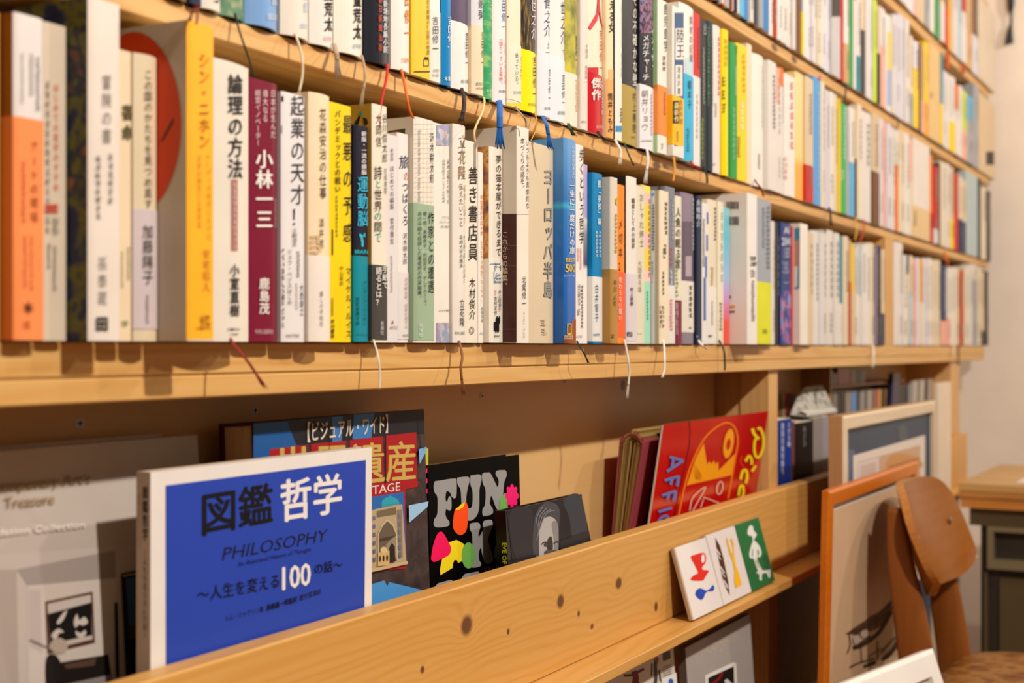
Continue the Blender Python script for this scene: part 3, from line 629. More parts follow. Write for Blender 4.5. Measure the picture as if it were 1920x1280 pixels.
ypm = gradz('pastel_stripe_print', [(0, '98d8b8'), (.37, '98d8b8'), (.375, 'f0c4b8'), (.44, 'f0c4b8'), (.445, 'f4cc44'), (.57, 'f4cc44'), (.575, 'f0b8b0'), (.66, 'f0b8b0'), (.665, 'f6cc3c'), (.83, 'f6cc3c'), (.835, 'f2bcb0'), (.9, 'f2bcb0'), (.905, 'f6d84c'), (1, 'f6d84c')], 0, .20, .4)
b1(1210, 1221.5, 349, 'f2cc4c', 'yellow, pink and mint striped paperback', 'the pastel striped paperback', y=-.101, depth=.14, mat=ypm, texts=[('#14', 1217, 4, 372, 520, '8a7a48'), ('#9', 1213.5, 4, 544, 600, '4a8a74')])
b1(1221.5, 1230, 357, 'b4b4ae', 'slim grey paperback', y=-.098, depth=.14, texts=[('#16', 1224.5, 4, 382, 470, '3a4a58'), ('#8', 1222, 4, 490, 530, '4a4a4c'), ('●', 1224.5, 5, 360, 368, '3a88c0')])
b1(1238, 1256, 358, 'f0dec0', 'cream hardback with two tone side', y=-.106, depth=.15, cov='c8b898', sag=.002, texts=[('#7', 1248, 6, 378, 440, '5a5244'), ('『隣』', 1245.5, 6, 450, 492, '4a443a', .02), ('#6', 1243, 4, 508, 553, '4a443a'), ('#5', 1241, 8, 572, 615, '8a7a66')],
   rib=[dict(pts=[(1244.5, 641), (1246, 665), (1246, 690), (1243, 703)], w=3.5, col='ece6da', y=-.108, tassel=.003)])
b1(1256, 1267, 352, '80828e', 'slate grey paperback with white lower half', y=-.102, depth=.15, band=(535, None), bandcol='e6e0d8', bandlook='white paper band with red print', texts=[('#9', 1260.5, 5, 372, 450, 'b8bac2'), ('#4', 1258, 5, 462, 500, 'd06050'), ('#3', 1257.5, 5, 505, 535, 'dcdce0'), ('#10', 1256.8, 6, 560, 620, 'd86858')])
b1(1267, 1279.5, 368, 'e8e0c4', 'cream and green hardback with maroon foot', y=-.100, depth=.15, band=(563, None), bandcol='7c2440', bandlook='maroon paper band', texts=[('人魚の眠る家', 1271, 8.5, 388, 505, '3a3a34', .01), ('#10', 1268, 6, 480, 558, '88965a'), ('東野圭吾', 1267.5, 6, 566, 628, 'd8b0b4')])
b1(1280, 1303, 363, '8c7e8e', 'mauve photo paperback with white band', 'the mauve photo paperback', y=-.104, depth=.15, cov='8c7e8e', sag=.002, band=(527, 623), bandcol='e6dece', bandlook='white paper band', texts=[('#12', 1299, 4, 370, 470, 'd8d0d4'), ('#6', 1293.5, 6, 534, 596, '3a3634'), ('#1', 1292, 7, 612, 617, '4a4644')],
   patches=[(1280, 415, 1300, 526, '66586a'), (1285, 480, 1296, 518, 'b4a4a8')])
b1(1303, 1317.5, 367, '1f2c44', 'navy hardback with white author name', y=-.100, depth=.15, texts=[('角幡唯介', 1309, 6.5, 374, 426, 'c8d0dc', .01), ('#1', 1306, 7, 628, 633, '9aa4b0')],
   rib=[dict(pts=[(1311, 641), (1318, 648), (1326, 655)], w=5, col='e8e2d8', y=-.104)])
b1(1317.5, 1330, 381, 'e8e4e0', 'white paperback with blue stripe marks', y=-.097, depth=.14, texts=[('#20', 1319, 4, 410, 500, '5a5a5a')], patches=[(1325, 398, 1328, 420, '3a60b0'), (1324, 440, 1327, 470, '3a60b0'), (1322, 480, 1325, 520, '4a70b8'), (1319, 520, 1323, 600, '4a70b8')])
b1(1330, 1345, 375, 'eadcc0', 'cream paperback with dark cat mark', y=-.097, depth=.14, sag=.002, band=(538, None), bandcol='ece6da', texts=[('#9', 1341, 6, 388, 452, '5a564a'), ('#8', 1334.5, 6, 500, 535, 'a08c50'), ('#10', 1334, 4, 564, 610, '8a8478'), ('#1', 1331, 8, 627, 633, '2a2826')])
b1(1345, 1358, 378, 'ece2c8', 'plain cream hardback', y=-.095, depth=.14, sag=.002, texts=[('#7', 1353, 4, 395, 530, 'c0b49c'), ('#8', 1351, 5, 566, 620, '8a8474')],
   rib=[dict(pts=[(1350, 641), (1357, 655), (1359, 675), (1359, 694)], w=3.5, col='1e1c1a', y=-.098)])
rbm = gradz('rainbow_print', [(0, 'f04c34'), (.17, 'f04a3c'), (.19, 'e8607c'), (.36, 'c89cd4'), (.5, '9cc4ec'), (.8, '5cc4dc'), (1, '8cd0d8')], 0, .185, .35)
b1(1358.5, 1369.5, 390, '8cc8dc', 'rainbow gradient paperback from cyan to red', y=-.095, depth=.14, mat=rbm)
def art_bar(B):
    def f(pts, h, o):
        q = []
        for a, b in pts:
            r = ray(a, b); t = (B.x0 - CAM.x)/r.x; p = CAM + r*t; q.append((B.x0-o, p.y, p.z))
        B.mb.face(q, ink(h))
    rr = random.Random(3)
    for y0_, y1_ in ((378, 392), (406, 422)):
        x = 1362
        while x < 1385:
            w_ = rr.uniform(.5, 1.6); f([(x, y0_), (x+w_, y0_-.4), (x+w_, y1_), (x, y1_)], '3a3634', .0004); x += w_ + rr.uniform(.6, 1.2)
    f([(1365, 555), (1371, 554), (1371, 559), (1365, 560)], '3a3028', .0004); f([(1364, 573), (1378, 572), (1378, 578), (1364, 579)], 'd89c20', .0004); f([(1365, 583), (1378, 582), (1378, 586), (1365, 587)], '6a6058', .0004)
b1(1402, 1421, 364, 'f0e8e0', 'big white book with barcodes on its side', 'the barcode book', y=-.150, depth=.20, cov='e6dace', art=art_bar, texts=[('#2', 1412, 12, 479, 500, '3a3a3c'), ('#3', 1411, 9, 505, 520, '7a7a7c'), ('#14', 1411, 7, 525, 602, '7a746e')])
b1(1421, 1447, 375, 'a2a8b0', 'silver grey book with lime yellow foot', y=-.150, depth=.2, band=(529, None), bandcol='e0e020', bandlook='lime yellow paper band', texts=[('#14', 1440, 9, 385, 505, '7e848c'), ('#12', 1431, 6, 388, 465, '82888e'), ('田', 1433, 9, 616, 626, '6a6a20')])
for a_ in (1,): pass
# ------------------------------------------------------------------ far books: 'x0-x1 colour[/band colour fraction][^top]'
DARKC = set('KNIHDMXBGURUZ')
def far(row, spec, y, depth=.15, marks=0, jit=.004):
    for tok in spec.split(';'):
        tok = tok.strip()
        if not tok: continue
        star = tok.endswith('*'); tok = tok.rstrip('*')
        top = None
        if '^' in tok: tok, t_ = tok.split('^'); top = float(t_)
        xs, c = tok.split(' ')
        a, b = map(float, xs.split('-')); bc = None; fr = 0
        if '/' in c: c, b_ = c.split('/'); bc, fr = b_[0], float(b_[1:])
        yy = y + random.uniform(-jit, jit)
        nm, col = PAL[c]
        nudge = random.randint(-6, 6); col = '%02x%02x%02x' % tuple(max(0, min(255, int(col[i:i+2], 16) + nudge)) for i in (0, 2, 4))
        xm = .5*(a+b); h = random.uniform(.180, .194)
        base = VY - (SHELF[row])/(mmpx(xm, yy)); 
        if top is not None: ht = top
        else: ht = base - h/mmpx(xm, yy)
        look = '%s book' % nm; band = None
        if bc:
            look += ' with %s lower part' % PAL[bc][0]; band = (base - (base-ht)*fr, None)
        light = c not in DARKC
        tx = []
        rr = random.Random(int(a*13)); wd = (b-a)
        if wd > 5:
            k = rr.random(); hcol = '8a847c' if light else 'b0aca8'
            t0 = ht + (base-ht)*rr.uniform(.06, .15); t1 = ht + (base-ht)*rr.uniform(.45, .62)
            tx.append(('#%d' % rr.randint(7, 13), xm + wd*.12, wd*.36, t0, t1, hcol))
            if k > .4: tx.append(('#%d' % rr.randint(4, 7), xm + wd*.05, wd*.3, ht + (base-ht)*.72, ht + (base-ht)*.9, hcol))
        rb = [dict(pts=p_, w=w_, col=c_, tassel=t_) for p_, w_, c_, t_ in FARRIB[row] if a <= p_[0][0] < b]
        book(row, a, b, ht, col, look, rib=rb, mark=(('the %s book' % nm if not bc else 'the %s footed book' % PAL[bc][0]) if (star or (CNT[row] >= 4 and c not in 'WCJV')) else None), y=yy, sag=(.0025 if rr.random() < .5 else .0012), depth=depth,
             band=band, bandcol=PAL[bc][1] if bc else None, texts=tx)
far(1, '1447-1454 W^415;1454-1463 K^417*', -.140, .18)
aim = mottle('night_city_print', [(.3, '141c48'), (.48, '2a4c98'), (.55, 'c05878'), (.62, '3a9cd0'), (.75, '161c40')], 60, .35)
b1(1463, 1484, 418, '26407c', 'navy book with white capitals', y=-.146, depth=.18, texts=[('=AI', 1474, 10, 425, 438, 'dce0ec', .03), ('=2041', 1474, 17, 445, 460, 'dce0ec', .03), ('#3', 1474, 13, 464, 484, 'a8b0c8'), ('#3', 1473, 13, 490, 514, '98a4c0'), ('#1', 1473, 10, 528, 532, 'a8b0c8')], patches=[(1462, 545, 1484, 645, aim)])
def art_pic(B):
    def f(pts, h, o):
        q = []
        for a, b in pts:
            r = ray(a, b); t = (B.x0 - CAM.x)/r.x; p = CAM + r*t; q.append((B.x0-o, p.y, p.z))
        B.mb.face(q, ink(h))
    f([(1490, 428), (1500, 426), (1499, 541), (1490, 542)], '4a90a8', .0004); f([(1490, 452), (1497, 450), (1496, 500), (1490, 505)], 'd89068', .0006); f([(1490, 500), (1496, 499), (1495, 538), (1490, 538)], 'e8e4dc', .0007)
far(1, '1484-1489 R^425*', -.146, .18)
b1(1501, 1516, 420, 'efe6d8', 'white book with coloured photo side', y=-.168, depth=.18, cov='e8e0d6', art=art_pic, texts=[('#8', 1494, 6, 560, 630, 'b0aaa2')])
far(1, '1516-1526 J^436;1526-1536 W^434*;1536-1541 V^436;1541-1552 W^437;1552-1563 W^432;1563-1575 W^437', -.150, .18)
grm = None
far(1, '1575-1581 U/W.38^443*;1581-1593 C^443;1593-1597 T/Z.6^450;1597-1602 Y/J.5^456;1602-1608 C^462;1608-1616 F/W.5^461;1616-1624 W^460;1624-1632 W^458;1632-1641 C^456;1641-1647 M^462*;1647-1653 N/D.9^461;1653-1661 J/N.33^468', -.150, .18)
PREV[1] = XD + .076; LASTY[1] = (-.002, 1684)
far(1, '1684-1695 W^450*;1695-1701 W^478;1701-1705 D/C.8^480;1705-1712 C/F.6^479;1712-1720 P^485;1720-1725 V^484;1725-1733 A/C.5^486*;1733-1741 V^485;1741-1748 W^484;1748-1757 C^488;1757-1765 C^488;1765-1776 N/P.3^496*;1776-1783 W/P.35^502;1783-1791 W^502;1791-1800 C^503;1800-1809 Z^507*;1809-1817 C^500;1817-1824 W^496;1824-1832 W/E.8^495;1832-1840 C^500;1840-1847 J/D.2^510;1847-1854 K^508*', -.158, .2)

# ------------------------------------------------------------------ second row
def b2(*a, **k): return book(2, *a, **k)
b2(318, 357, None, '8a6a48', 'brown book cut by the photo top', 'the brown book', y=.0, sag=.003)
b2(358, 385, None, '26324c', 'dark navy hardback cut by the photo top', y=.0, sag=.003)
b2(386, 420, None, 'e4dacc', 'white hardback with small grey print', y=0, sag=.003, texts=[('#2', 406, 22, -8, 6, '7a746c')])
b2(421, 468, None, '6c8c6c', 'mottled green hardback', y=-.002, sag=.005, mat=mottle('green_marble_print', [(.3, '3c6450'), (.5, '64886a'), (.62, 'a8a878')], 70, .45),
   rib=[dict(pts=[(443, 32), (448, 55), (458, 85), (469, 118), (476, 145)], w=4, col='23301c', y=-.012)])
b2(471, 534, None, '7ca4d4', 'thick pale blue hardback with rounded spine', 'the pale blue hardback', y=-.004, sag=.007, gloss=.3, texts=[('郎', 518, 20, -8, 12, 'd4dee8'), ('=講談社', 513, 26, 25, 38, 'd0dae4')])
b2(536, 590, None, 'e8dccc', 'thick cream hardback with pale blue lettering', y=-.003, sag=.006, texts=[('三郎', 575, 14, -22, 26, 'b4c4dc'), ('=講談社', 573, 22, 43, 53, 'b4c4dc')],
   rib=[dict(pts=[(556, 70), (566, 105), (567, 140), (561, 172)], w=5, col='d8c6a2', y=-.012, tassel=.006)])
b2(591, 634, None, 'e8e0d6', 'white hardback with bold black characters', y=-.003, sag=.005, texts=[('天童荒太', 617, 20, -54, 60, '2c2a2a', .03), ('=幻冬舎', 615, 18, 68, 77, 'd08070')],
   rib=[dict(pts=[(628, 88), (631, 100), (632, 112)], w=9, col='b49a7c', y=-.012, tassel=.014)])
b2(636, 691, None, 'eee4d4', 'thick off white hardback with bold black characters', y=-.004, sag=.006, texts=[('天童荒太', 671, 20, -46, 75, '2c2a2a', .03), ('=幻冬舎', 670, 19, 82, 91, '4a8a94')],
   rib=[dict(pts=[(680, 110), (684, 130), (684, 150), (682, 165)], w=5, col='b09472', y=-.012, tassel=.016)])
b2(692, 738, None, '2a2c34', 'black hardback with white and red characters', 'the black hardback', y=-.004, sag=.005, gloss=.25, texts=[('朝日新聞出版', 712, 7, -10, 98, 'c8503c', .02), ('新境地長編小説', 723, 12, 0, 100, 'dcdcd8', .03), ('二年半ぶりに放つ', 734, 8, 5, 102, 'ccd0d4', .02)],
   rib=[dict(pts=[(727, 126), (724, 150), (716, 185), (712, 215)], w=5, col='cc1c18', y=-.012, tassel=.010)])
b2(739, 775, None, 'ece4da', 'white hardback with orange characters', y=-.003, sag=.004, texts=[('吉田修一', 764, 13, -48, 78, 'ec8a30', .02), ('=文藝春秋', 762, 20, 108, 117, 'ec9a50')],
   rib=[dict(pts=[(754, 136), (760, 165), (765, 195), (770, 212), (776, 222)], w=5, col='e86a14', y=-.012)])
b2(776, 808, None, 'ecc434', 'yellow paperback with crown like logo', y=-.006, sag=.001, texts=[('陽気な悪魔の7日間の物語', 802, 6.5, -10, 103, '5a4a18', .0)], patches=[(793, 123, 804, 124.2, '3a2c10'), (793, 111, 794, 124, '3a2c10'), (803, 111, 804, 124, '3a2c10'), (795, 107, 799, 112, '3a2c10'), (799, 107, 803, 112, '3a2c10'), (776, 133, 808, 135, '5a4a18')])
b2(808, 828, None, 'ebe4d8', 'white hardback with slate characters', y=-.002, sag=.0015, band=(21, None), bandcol='e8e0d2', bandlook='off white paper band', texts=[('吉田修一', 815, 12, 30, 100, '4a5a6c', -.006), ('=新潮社', 816, 11, 129, 135, '8a867e'), ('=￥1400', 815, 12, 138, 144, '8a867e')])
b2(829, 851, None, '1f84c0', 'blue hardback with white characters', y=-.002, sag=.003, gloss=.3, texts=[('吉田修一', 844, 11.5, 30, 97, 'e6eef2', .0), ('=木書館', 841, 13, 143, 152, 'dce8ee', .03)])
b2(852, 884, None, '5a4c64', 'violet hardback with white band', 'the violet hardback', y=-.003, sag=.004, band=(44, None), bandcol='eae4dc', bandlook='white paper band', texts=[('吉田修一', 876.5, 10, 60, 126, '32302e'), ('=角川書店', 873, 20, 149, 156, '4a4642')],
   rib=[dict(pts=[(866, 170), (870, 182), (870, 200), (868, 212)], w=8, col='3c2a20', y=-.010, tassel=.009)])
b2(885, 911, None, 'd8d4d8', 'pale hardback with tan band', y=-.002, sag=.003, band=(49, None), bandcol='ead4b2', bandlook='tan paper band', texts=[('爆弾', 901, 9, -2, 37, '34302e'), ('吉田修一', 904.5, 7, 58, 126, '5a4c3c', -.006), ('=最恋愛小説', 900, 15, 154, 160, '6a5c4c'), ('=中央公論新社', 902, 18, 163, 168, '6a5c4c')],
   rib=[dict(pts=[(909, 188), (904, 210), (893, 235), (889, 250), (891, 266)], w=4, col='e0c690', fwd=.02)])
b2(911, 928, None, '3c9c64', 'green hardback with brushed pattern', y=-.002, sag=.003, mat=mottle('green_wave_print', [(.3, '2a8456'), (.5, '3c9c64'), (.64, '8cb468')], 40, .4, (1, 1, 3)), texts=[('一', 922, 8, 5, 16, 'd8e4d0'), ('=集英社', 918, 10, 167, 173, 'd8e4d0')])
b2(928, 951, None, 'e8dfda', 'white hardback with blue and red lettering', y=-.003, sag=.002, texts=[('吉田修一', 945, 10, -14, 60, '4a78ac', -.004), ('〈家族〉にある限界', 948, 5.5, 70, 158, 'e08880'), ('〈独り〉でいる孤絶。', 938.5, 7, 67, 162, 'dc6860'), ('=新潮社', 942, 14, 168, 174, '4a5a68')],
   rib=[dict(pts=[(937, 193), (937, 215), (937, 240)], w=11, col='1763b4', tassel=.017, fwd=.034)])
b2(953, 980, None, 'e8dcc0', 'cream hardback with yellow foot', y=-.004, sag=.002, band=(82, 189), bandcol='ecdfc8', bandlook='cream paper band', texts=[('会っている。', 967.5, 6, 98, 164, '4a443c'), ('どこかで', 977, 5.5, 104, 150, '5a544c'), ('=毎日新聞', 970, 18, 170, 176, '7a9cb0')], patches=[(953, 192, 980, 204, 'f0cc50'), (953, 30, 955, 32, '3a3630')],
   rib=[dict(pts=[(968, 204), (978, 214), (986, 226), (987, 238)], w=4, col='a08a70', fwd=.03)])
b2(980, 1010, None, '4c3a20', 'dark photo hardback with vivid yellow band', 'the vivid yellow banded book', y=-.004, sag=.004, mat=mottle('dark_gold_print', [(.35, '1a1712'), (.5, '3a2e1a'), (.65, '8a6c34')], 120, .35, (3, 3, .5)), band=(96, None), bandcol='fbe414', bandlook='vivid yellow paper band', gloss=.3,
   texts=[('世之介', 1001.5, 14, -2, 76, 'e8e4dc', .0), ('吉田修一', 1003.5, 11.5, 104, 186, '2c2a14', -.006), ('=中央公論', 999, 19, 193, 199, '6a6210')],
   rib=[dict(pts=[(1004, 216), (1007, 232), (1003, 248), (995, 264)], w=2, col='d8a020', fwd=.02)])
b2(1011, 1037, None, 'e8e2e0', 'white hardback marked with upper volume diamond', y=-.004, sag=.004, band=(99, None), bandcol='e2e4e8', bandlook='pale grey paper band', texts=[('世之介', 1027, 14, -6, 70, '34506c', -.004), ('上', 1028, 7.5, 78, 92, '34707c'), ('吉田修一', 1031.5, 8, 128, 192, '2e4858'), ('=毎日新聞出版', 1028, 15, 200, 206, '5a6470')],
   rib=[dict(pts=[(1019, 222), (1025, 235), (1028, 252)], w=7, col='1a62b8', tassel=.014, fwd=.03)], patches=[(1022, 97, 1036, 98.6, 'e0c8b8')])
b2(1038, 1065, None, 'eae2dc', 'white hardback marked with lower volume diamond', y=-.004, sag=.004, band=(110, None), bandcol='e4e6ea', bandlook='pale grey paper band', texts=[('世之介', 1057, 13.5, 2, 84, '34506c', -.004), ('下', 1058, 7.5, 92, 104, '34707c'), ('吉田修一', 1057, 8.5, 138, 200, '2e4858'), ('=毎日新聞出版', 1054, 18, 208, 215, '5a6470')],
   rib=[dict(pts=[(1067, 236), (1071, 244)], w=6, col='22402c', y=-.010, tassel=.008)])
b2(1066, 1087, None, '9c9440', 'olive green hardback with cream band', y=-.004, sag=.003, mat=mottle('olive_field_print', [(.3, '6a6c2a'), (.5, 'a8a040'), (.65, 'c8b83c')], 60, .4), band=(139, None), bandcol='eee2cc', bandlook='cream paper band', texts=[('吉田修一', 1082.5, 7, 66, 119, '4a4c20'), ('#12', 1081, 6, 148, 210, 'dcA03c'.lower()), ('#8', 1085, 3, 150, 205, 'e0b060')])
b2(1088, 1104, None, 'e6d8cc', 'pinkish white hardback with grey print', y=-.003, sag=.002, texts=[('元職員', 1100, 6, 82, 110, '9a9088', -.006), ('吉田修一', 1099, 6, 122, 158, '9a9088', -.006), ('=講談社', 1095, 9, 226, 230, '9a9088')])
def art_hito(B): pass
b2(1104, 1135, None, 'efe2c8', 'cream hardback with bold red band', 'the red banded hardback', y=-.005, sag=.004, gloss=.3, band=(139, None), bandcol='c81228', bandlook='bold red paper band', texts=[('人', 1122, 34, -6, 60, 'd02c34', .03), ('吉田修一', 1129.5, 11, 54, 138, 'dc5048'), ('傑作', 1117.5, 17, 145, 189, 'f2e4dc', .04), ('人間ドラマの', 1130.5, 7.5, 146, 217, 'f0d8d4', .01), ('=朝日新聞', 1124, 15, 235, 241, 'e8b0b0')], patches=[(1104, 126, 1122, 139, 'c81228')],
   rib=[dict(pts=[(1122, 250), (1130, 258)], w=6, col='382218', y=-.011, tassel=.007)])
b2(1135, 1152, None, 'efd8ac', 'cream hardback with orange flame print', y=-.004, sag=.002, patches=[(1136, 148, 1152, 262, 'eaa85c'), (1141, 130, 1152, 150, 'eab878')], texts=[('える女', 1147, 13, 0, 62, '2a3028', .02), ('筒井ともみ', 1143.5, 8.5, 174, 250, '3a3424', .01)])
b2(1154, 1168, None, 'ede5d6', 'white hardback with navy edge', y=-.007, sag=.0012, cov='223048', texts=[('#10', 1167, 5, 5, 90, '8a847a'), ('#8', 1166, 4, 100, 145, '7a746a'), ('#5', 1164, 5, 202, 230, '4a4640')], patches=[(1155, 236, 1168, 247, '3c8cc4')],
   rib=[dict(pts=[(1155, 266), (1163, 280), (1163, 296)], w=5, col='e4dac8', y=-.010, tassel=.007)])
b2(1169, 1199, None, '37383a', 'charcoal hardback with wide gold band', 'the gold banded hardback', y=-.005, sag=.004, band=(163, None), bandcol='b09648', bandlook='gold paper band', texts=[('街とその不確かな壁', 1192, 14, -62, 162, 'e8e4da', .015), ('村上春樹', 1190, 9.5, 172, 250, '3a3420'), ('=新潮社', 1187, 10, 255, 259, '4a4020')],
   rib=[dict(pts=[(1172, 272), (1179, 290), (1185, 303)], w=3, col='2c5040', y=-.010, tassel=.006)])
glassm = mottle('stained_glass_print', [(.3, '1a1620'), (.45, '3a2a4c'), (.55, 'a06878'), (.62, '5a78a8'), (.7, '1c1820')], 160, .3)
b2(1200, 1229, None, '28262e', 'black photo hardback with white band', y=-.005, sag=.003, band=(161, None), bandcol='e8e4e2', bandlook='white paper band', patches=[(1200, -30, 1229, 62, glassm)], texts=[('メガチャーチ', 1211, 11, 64, 152, 'e8e8e8', .01), ('イン・ザ・', 1224, 8, 52, 132, 'e0e0e0', .01), ('朝井リョウ', 1209.5, 10, 168, 246, 'a09c98', -.006), ('#12', 1221, 4, 175, 255, '8a8684'), ('=日本経済新聞出版', 1212, 20, 262, 266, '5a5654')],
   rib=[dict(pts=[(1214, 284), (1215, 300), (1213, 318)], w=5, col='d8d0c6', y=-.010, tassel=.016)])
b2(1235, 1253, None, 'ece6d8', 'white hardback with orange band', y=-.014, sag=.002, cov='a8c890', band=(162, 254), bandcol='ec9048', bandlook='orange paper band', texts=[('鹿児島学', 1248, 8.5, 6, 98, '3c4444'), ('#3', 1244, 7, 104, 134, '6a5a40'), ('#8', 1245, 5, 172, 216, 'b85c28'), ('#2', 1241, 4, 268, 280, '9a948a')])
b2(1262, 1284, None, 'ebe5d9', 'white hardback with navy and yellow panels', 'the navy panelled hardback', y=-.018, sag=.0015, cov='e4dac8', band=(182, 274), bandcol='f4bc28', bandlook='yellow paper band', patches=[(1265, 24, 1285, 285, '3c5c84'), (1266, 53, 1284, 112, 'e8e4dc'), (1266, 122, 1279, 180, 'ece6da'), (1262, 274, 1284, 300, 'e8e2d6'), (1262, 189, 1272, 231, '342c24')],
   texts=[('陸王', 1275, 16, 54, 110, '3a3c40', -.004), ('池井戸潤', 1272, 7, 124, 178, '5a5c5c'), ('最新作', 1267, 8, 192, 230, 'f0d890', .03), ('池井戸潤', 1275.5, 6, 186, 234, '8a6820'), ('#4', 1269, 4, 246, 266, '6a5018')],
   rib=[dict(pts=[(1264, 298), (1265, 318), (1262, 340)], w=4, col='d08a30', y=-.016)])
b2(1285, 1304, 13, 'eee8de', 'white hardback with cyan band', y=-.012, sag=.003, band=(142, None), bandcol='2cb4dc', bandlook='cyan paper band', patches=[(1285, 108, 1304, 142, 'c4dce0')], texts=[('隣状の記録', 1296, 8, 30, 118, '4a4a48'), ('橋本子', 1292, 7, 150, 205, '1c6c8c', .02), ('#8', 1289, 6, 240, 285, '2080a0')],
   rib=[dict(pts=[(1296, 305), (1304, 312), (1309, 317)], w=5, col='c02018', y=-.012)])
b2(1304, 1314, 26, 'd4262c', 'slim red hardback with white band', y=-.010, band=(145, None), bandcol='e8e2de', bandlook='white paper band', texts=[('#10', 1309, 4, 50, 130, '9a1a22'), ('#8', 1306, 4, 175, 260, 'b4aeaa')])
b2(1315, 1327, 38, '262a2c', 'black hardback with white characters', y=-.012, sag=.002, texts=[('山口', 1321, 6, 44, 66, 'c8ccc8'), ('#16', 1318.5, 4, 88, 195, 'a8aca8'), ('#9', 1313+3, 5, 220, 300, '80a838')],
   rib=[dict(pts=[(1320, 316), (1325, 328), (1326, 344)], w=4, col='1c1a1a', y=-.012)])
b2(1328, 1340, 40, '34424a', 'black hardback with green speckles', y=-.012, sag=.003, texts=[('#22', 1329.5, 4, 48, 198, '7aa850'), ('#16', 1336, 4, 70, 200, '5a7078'), ('#5', 1328, 4, 228, 250, 'c8d0d4')])
b2(1341, 1354, 50, 'e8dcd2', 'pinkish white hardback with pink lettering', y=-.012, sag=.003, texts=[('#11', 1348, 5, 68, 180, 'd8607c'), ('#6', 1342.5, 3, 192, 220, 'a09a94'), ('#1', 1338.5, 8, 306, 310, '6a6660')])
b2(1355, 1369, 56, 'f8d818', 'yellow hardback with faint lettering', 'the yellow hardback', y=-.014, sag=.003, gloss=.3, texts=[('#5', 1361, 6, 72, 125, 'c8a410'), ('#3', 1358, 4, 140, 215, '7a6a10')])
b2(1370, 1384, 82, '1c9844', 'green paperback with white scrawl', y=-.012, texts=[('#2', 1381, 4, 86, 102, '186c58'), ('#10', 1379, 5, 124, 180, 'b8d8b8'), ('#9', 1375, 5, 200, 300, '98c8a0')])
b2(1385, 1403, 86, 'f8d412', 'yellow paperback with white scrawl', y=-.014, sag=.002, texts=[('#7', 1394, 7, 100, 175, 'd8a418'), ('#4', 1390, 9, 190, 245, 'f0ecc0'), ('#7', 1385, 5, 255, 295, '8a7a10')])
b2(1403, 1411, 84, 'efdab8', 'cream book edged with peach', y=-.010)
b2(1413, 1438, 104, 'f0e9dc', 'thick white hardback with rounded spine', 'the thick white hardback', y=-.016, sag=.006, cov='e0d4bc', texts=[('#14', 1431, 4, 122, 240, 'a8a294'), ('#6', 1423, 4, 288, 318, '8a867a')],
   rib=[dict(pts=[(1416, 340), (1426, 352), (1432, 368)], w=4, col='8c2418', y=-.016)])
far(2, '1441-1457 W^116;1457-1464 P/W.7^128;1464-1470 O/W.85^128', -.010)
b2(1472, 1493, 143, 'f0e8de', 'white hardback with red lettering', y=-.020, cov='e4d8c8', sag=.002, texts=[('#7', 1484, 7, 152, 282, 'e06a50'), ('#4', 1473, 6, 292, 338, 'e8a090'), ('#1', 1468+2, 5, 348, 352, '8a8680')])
am2 = gradz('amber_print', [(0, 'f8a018'), (.28, 'f8a418'), (.36, 'f4cc78'), (1, 'f4d28c')], 0, .19, .35)
b2(1494, 1507, 138, 'f4b848', 'amber hardback paling towards its top', y=-.014, mat=am2)
far(2, '1510-1526 J/R.27^146*', -.024)
b2(1527, 1540, 137, '58a4dc', 'sky blue paperback with red disc', y=-.030, depth=.178, texts=[('#16', 1534, 4, 170, 350, 'a8d0ec'), ('●', 1536, 7, 140, 154, 'c83878')])
far(2, '1541-1549 C^150;1549-1556 V^170;1556-1564 W^172;1564-1572 C^178;1572-1577 Y^184', -.022)
b2(1577, 1588, 195, '2cb058', 'green paperback with pale scrawl', 'the far green paperback', y=-.024, texts=[('#12', 1583, 6, 200, 300, 'c0e4c4'), ('#4', 1579, 5, 318, 338, 'd0e0c8')])
far(2, '1588-1594 E^205;1594-1603 W/S.48^203;1603-1608 J/K.53^205;1608-1618 C^192;1618-1634 W^212*;1634-1650 J/H.45^212;1650-1656 V^222;1656-1663 P^226;1663-1673 V^232;1673-1679 W^240;1679-1686 W/O.65^245*;1686-1698 J/C.7^245;1698-1706 W^248;1706-1711 P/C.55^262', -.020)
b2(1712, 1744, 258, 'e8ded2', 'big cream book with tan foot', y=-.030, depth=.178, band=(390, None), bandcol='e4c490', bandlook='tan paper band', texts=[('#9', 1716, 5, 395, 425, '9a8460')])
far(2, '1744-1751 O/R.3^292*;1751-1760 R/W.15^312;1760-1765 D^306;1765-1775 C^305;1775-1782 W^308;1782-1790 J/Y.33^314;1790-1799 R^325*;1799-1805 C/N.4^330;1805-1812 J/N.4^338', -.026)
b2(1813, 1834, 323, 'b4c4c4', 'pale grey blue big book', y=-.032, depth=.18)
far(2, '1835-1840 K/D.7^328*;1840-1850 C^352;1850-1859 K^358', -.036)
